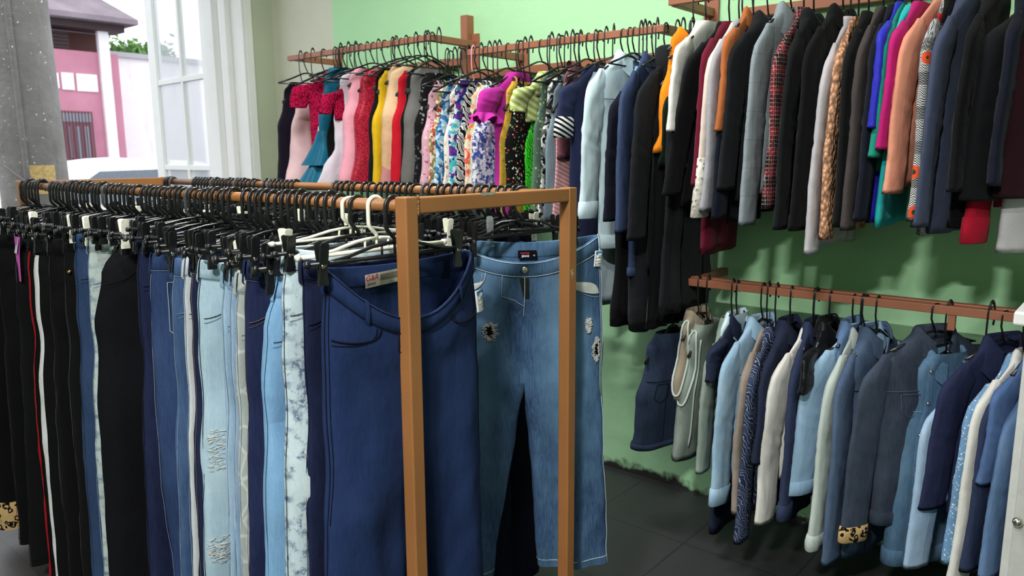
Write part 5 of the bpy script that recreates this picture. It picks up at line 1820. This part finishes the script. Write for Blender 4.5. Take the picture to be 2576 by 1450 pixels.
zp.loft([[RIPPED.on(PI / 2 - .03, d, .003), RIPPED.on(PI / 2 + .035 * (1 - i / 10), d, .003)] for i, d in enumerate([.046 + .075 * k / 9 for k in range(10)])], False)
zp.build('zip', plastic('zip_metal', '#3a3d38', .35, .8), rip).location = (0, 0, ZR)
q = random.Random(9)


def tear(root, P, sg, ang, d, ra, rd, zoff, dark=True):
    n = 26
    out = [(ang + ra * math.cos(2 * PI * k / n) * q.uniform(.75, 1.1), d + rd * math.sin(2 * PI * k / n) * q.uniform(.85, 1.08)) for k in range(n)]
    if dark:
        g = Geo()
        cpt_ = P.onleg(sg, ang, d, .0016)
        g.V = [tuple(P.onleg(sg, a, b, .0018)) for a, b in out] + [tuple(cpt_)]
        g.F = [(k, (k + 1) % n, n) for k in range(n)]
        h_ = g.build('torn_hole_shade', HOLE_SHADE, root)  # dark patch laid on the cloth, paints the shade inside the tear
        h_.location = (0, 0, zoff)
    fr2 = Geo()
    for k in range(n * 7):
        i = q.randrange(n)
        a, b = out[i]
        t = q.uniform(.75, 1.12)
        a1, b1 = ang + (a - ang) * t, d + (b - d) * t
        t2 = q.uniform(.62, .97) if q.random() < .6 else q.uniform(1.0, 1.14)
        a2, b2 = ang + (a - ang) * t2 + q.uniform(-.05, .05), d + (b - d) * t2 + q.uniform(-.006, .006)
        fr2.tube([P.onleg(sg, a1, b1, .0022), P.onleg(sg, (a1 + a2) / 2 + q.uniform(-.03, .03), (b1 + b2) / 2, .0055), P.onleg(sg, a2, b2, .003)], .0006, 4)
    fr2.build('frayed_threads', WHITEFAB, root).location = (0, 0, zoff)


tear(rip, RIPPED, -1, PI * .385, .245, .09, .026, ZR)
tear(rip, RIPPED, 1, PI * .22, .235, .05, .018, ZR, dark=False)
tear(rip, RIPPED, 1, PI * .14, .305, .11, .030, ZR)

PB = [('dark indigo jeans', BLKNAVY, -.27), ('blue black jeans', BKD, -.345), ('deep navy jeans', IND2, -.41), ('dusky dark jeans', DBLU, -.48), ('black rear rail jeans', BKD, -.55), ('medium dark rear rail jeans', MDK, -.63), ('inky navy jeans', BLKNAVY, -.70), ('pale rear rail jeans', LB2, -.80), ('indigo rear rail jeans', IND, -.90)]
EXTRA = ['just behind the ripped pair', 'second behind the ripped pair', 'third behind the ripped pair', 'fourth behind the ripped pair', 'fifth behind the ripped pair', 'sixth behind the ripped pair', 'seventh behind the ripped pair', 'eighth behind the ripped pair', 'ninth behind the ripped pair']
HB = []
for lo, hi in ((415, 440), (497, 592), (600, 632), (640, 655), (674, 752), (848, 902), (922, 940), (957, 1056), (1074, 1092), (1110, 1150), (1162, 1180), (1202, 1232), (1240, 1318), (1325, 1352)):
    a, b = atY(lo, 480, BY_), atY(hi, 480, BY_)
    # positions along the rail, solved on the rail line itself
    ta, tb = lo, hi
    u = ta
    while u <= tb + .5:
        d = ray(u, 480)
        HB.append(d.x * BY_ / d.y)
        xx = HB[-1]
        nx_ = xx + .027
        u = pxof((nx_, BY_, RZ))[0]
HB = [h for h in HB if AX - RL + .03 < h < AX - .15]
usedB = set()
for (short, m, dx), ex in zip(PB, EXTRA):
    X = AX + dx
    P = Pants(hw=.165, hip=.185, bw=.02, bh=.034, C=.29, L=1.06, knee=.1, hem=.095, tk=.03, th=.026, seed=dx * 31, amp=.006)
    r = empty('jeans', (X, BY_, RZ), math.radians(HG.uniform(-10, 0)))
    tag(r, short + ' on the rear rack rail, ' + ex, 'jeans', group='trousers on the rear rack rail')
    build_pants(r, P, m, thread=TANTHREAD if m in (IND, IND2, MDK) else NAVYTHREAD, level=1, zoff=-.118)
    free = [h for h in HB if h not in usedB]
    hk = min(free, key=lambda h: abs(h - X))
    usedB.add(hk)
    clip_hanger('black', hk, BY_, f'black clip hanger holding the {short} on the rear rack rail', r.rotation_euler.z, 'hangers on the rear rack rail')
HB.sort(reverse=True)
for i, hx in enumerate(HB):
    if hx in usedB: continue
    kd = ['black', 'plain', 'black', 'whiteclip', 'black', 'grey', 'black'][i % 7]
    clip_hanger(kd, hx, BY_, f'{KN[kd]}, {ordinal(i + 2)} hook from the ripped jeans on the rear rack rail', HG.uniform(-.15, .15), 'hangers on the rear rack rail')

for st in list(HPROTO.values()) + list(CLIPP.values()):
    if not st[1]:
        for o in [st[0]] + [c for k in [st[0].name] for c in KIDS.get(k, [])]:
            pass

# ------------------------------------------------------------------ light
w = bpy.data.worlds.new('overcast_sky')
SC.world = w
w.use_nodes = True
bg = w.node_tree.nodes['Background']
bg.inputs[0].default_value = (.93, .95, 1.0, 1)
bg.inputs[1].default_value = 2.4


def lamp(name, ty, loc, energy, col=(1, 1, 1), size=.3, rot=(0, 0, 0), sizey=None):
    l = bpy.data.lights.new(name, ty)
    l.energy = energy
    l.color = col
    if ty == 'AREA':
        l.size = size
        if sizey:
            l.shape = 'RECTANGLE'
            l.size_y = sizey
    else:
        l.shadow_soft_size = size
    o = bpy.data.objects.new(name, l)
    COL.objects.link(o)
    o.location = loc
    o.rotation_euler = rot
    return o


lamp('ceiling_or_fill_lamp', 'AREA', (-.1, -1.5, 3.1), 165, (1, .98, .95), .3, sizey=.1)
lamp('ceiling_or_fill_lamp', 'AREA', (-.3, -.4, 3.1), 42, (1, .98, .95), .3, sizey=.1)
lamp('ceiling_or_fill_lamp', 'AREA', (1.9, .6, 3.15), 26, (1, .98, .95), .3, sizey=.1)
lamp('ceiling_or_fill_lamp', 'AREA', (-1.9, 1.3, 3.25), 78, (1, .98, .95), 1.2, sizey=.12)  # added fill, brightens the upper wall and dresses; no fixture seen
pl = lamp('sky_portal', 'AREA', (XW - .3, (YL + YJ) / 2, 1.5), 1, (1, 1, 1), YJ - YL, (0, -PI / 2, 0), 2.9)
pl.data.shape = 'RECTANGLE'
pl.data.size = 2.9
pl.data.size_y = YJ - YL
pl.data.cycles.is_portal = True

SC.view_settings.view_transform = 'Standard'
SC.view_settings.look = 'None'
SC.view_settings.exposure = 0.0
SC.cycles.use_denoising = True
SC.cycles.use_adaptive_sampling = True
SC.cycles.adaptive_threshold = .035
SC.cycles.max_bounces = 7
SC.cycles.diffuse_bounces = 4
SC.cycles.glossy_bounces = 3
SC.cycles.transmission_bounces = 4
SC.cycles.transparent_max_bounces = 12
SC.cycles.sample_clamp_indirect = 6
SC.cycles.caustics_reflective = False
SC.cycles.caustics_refractive = False
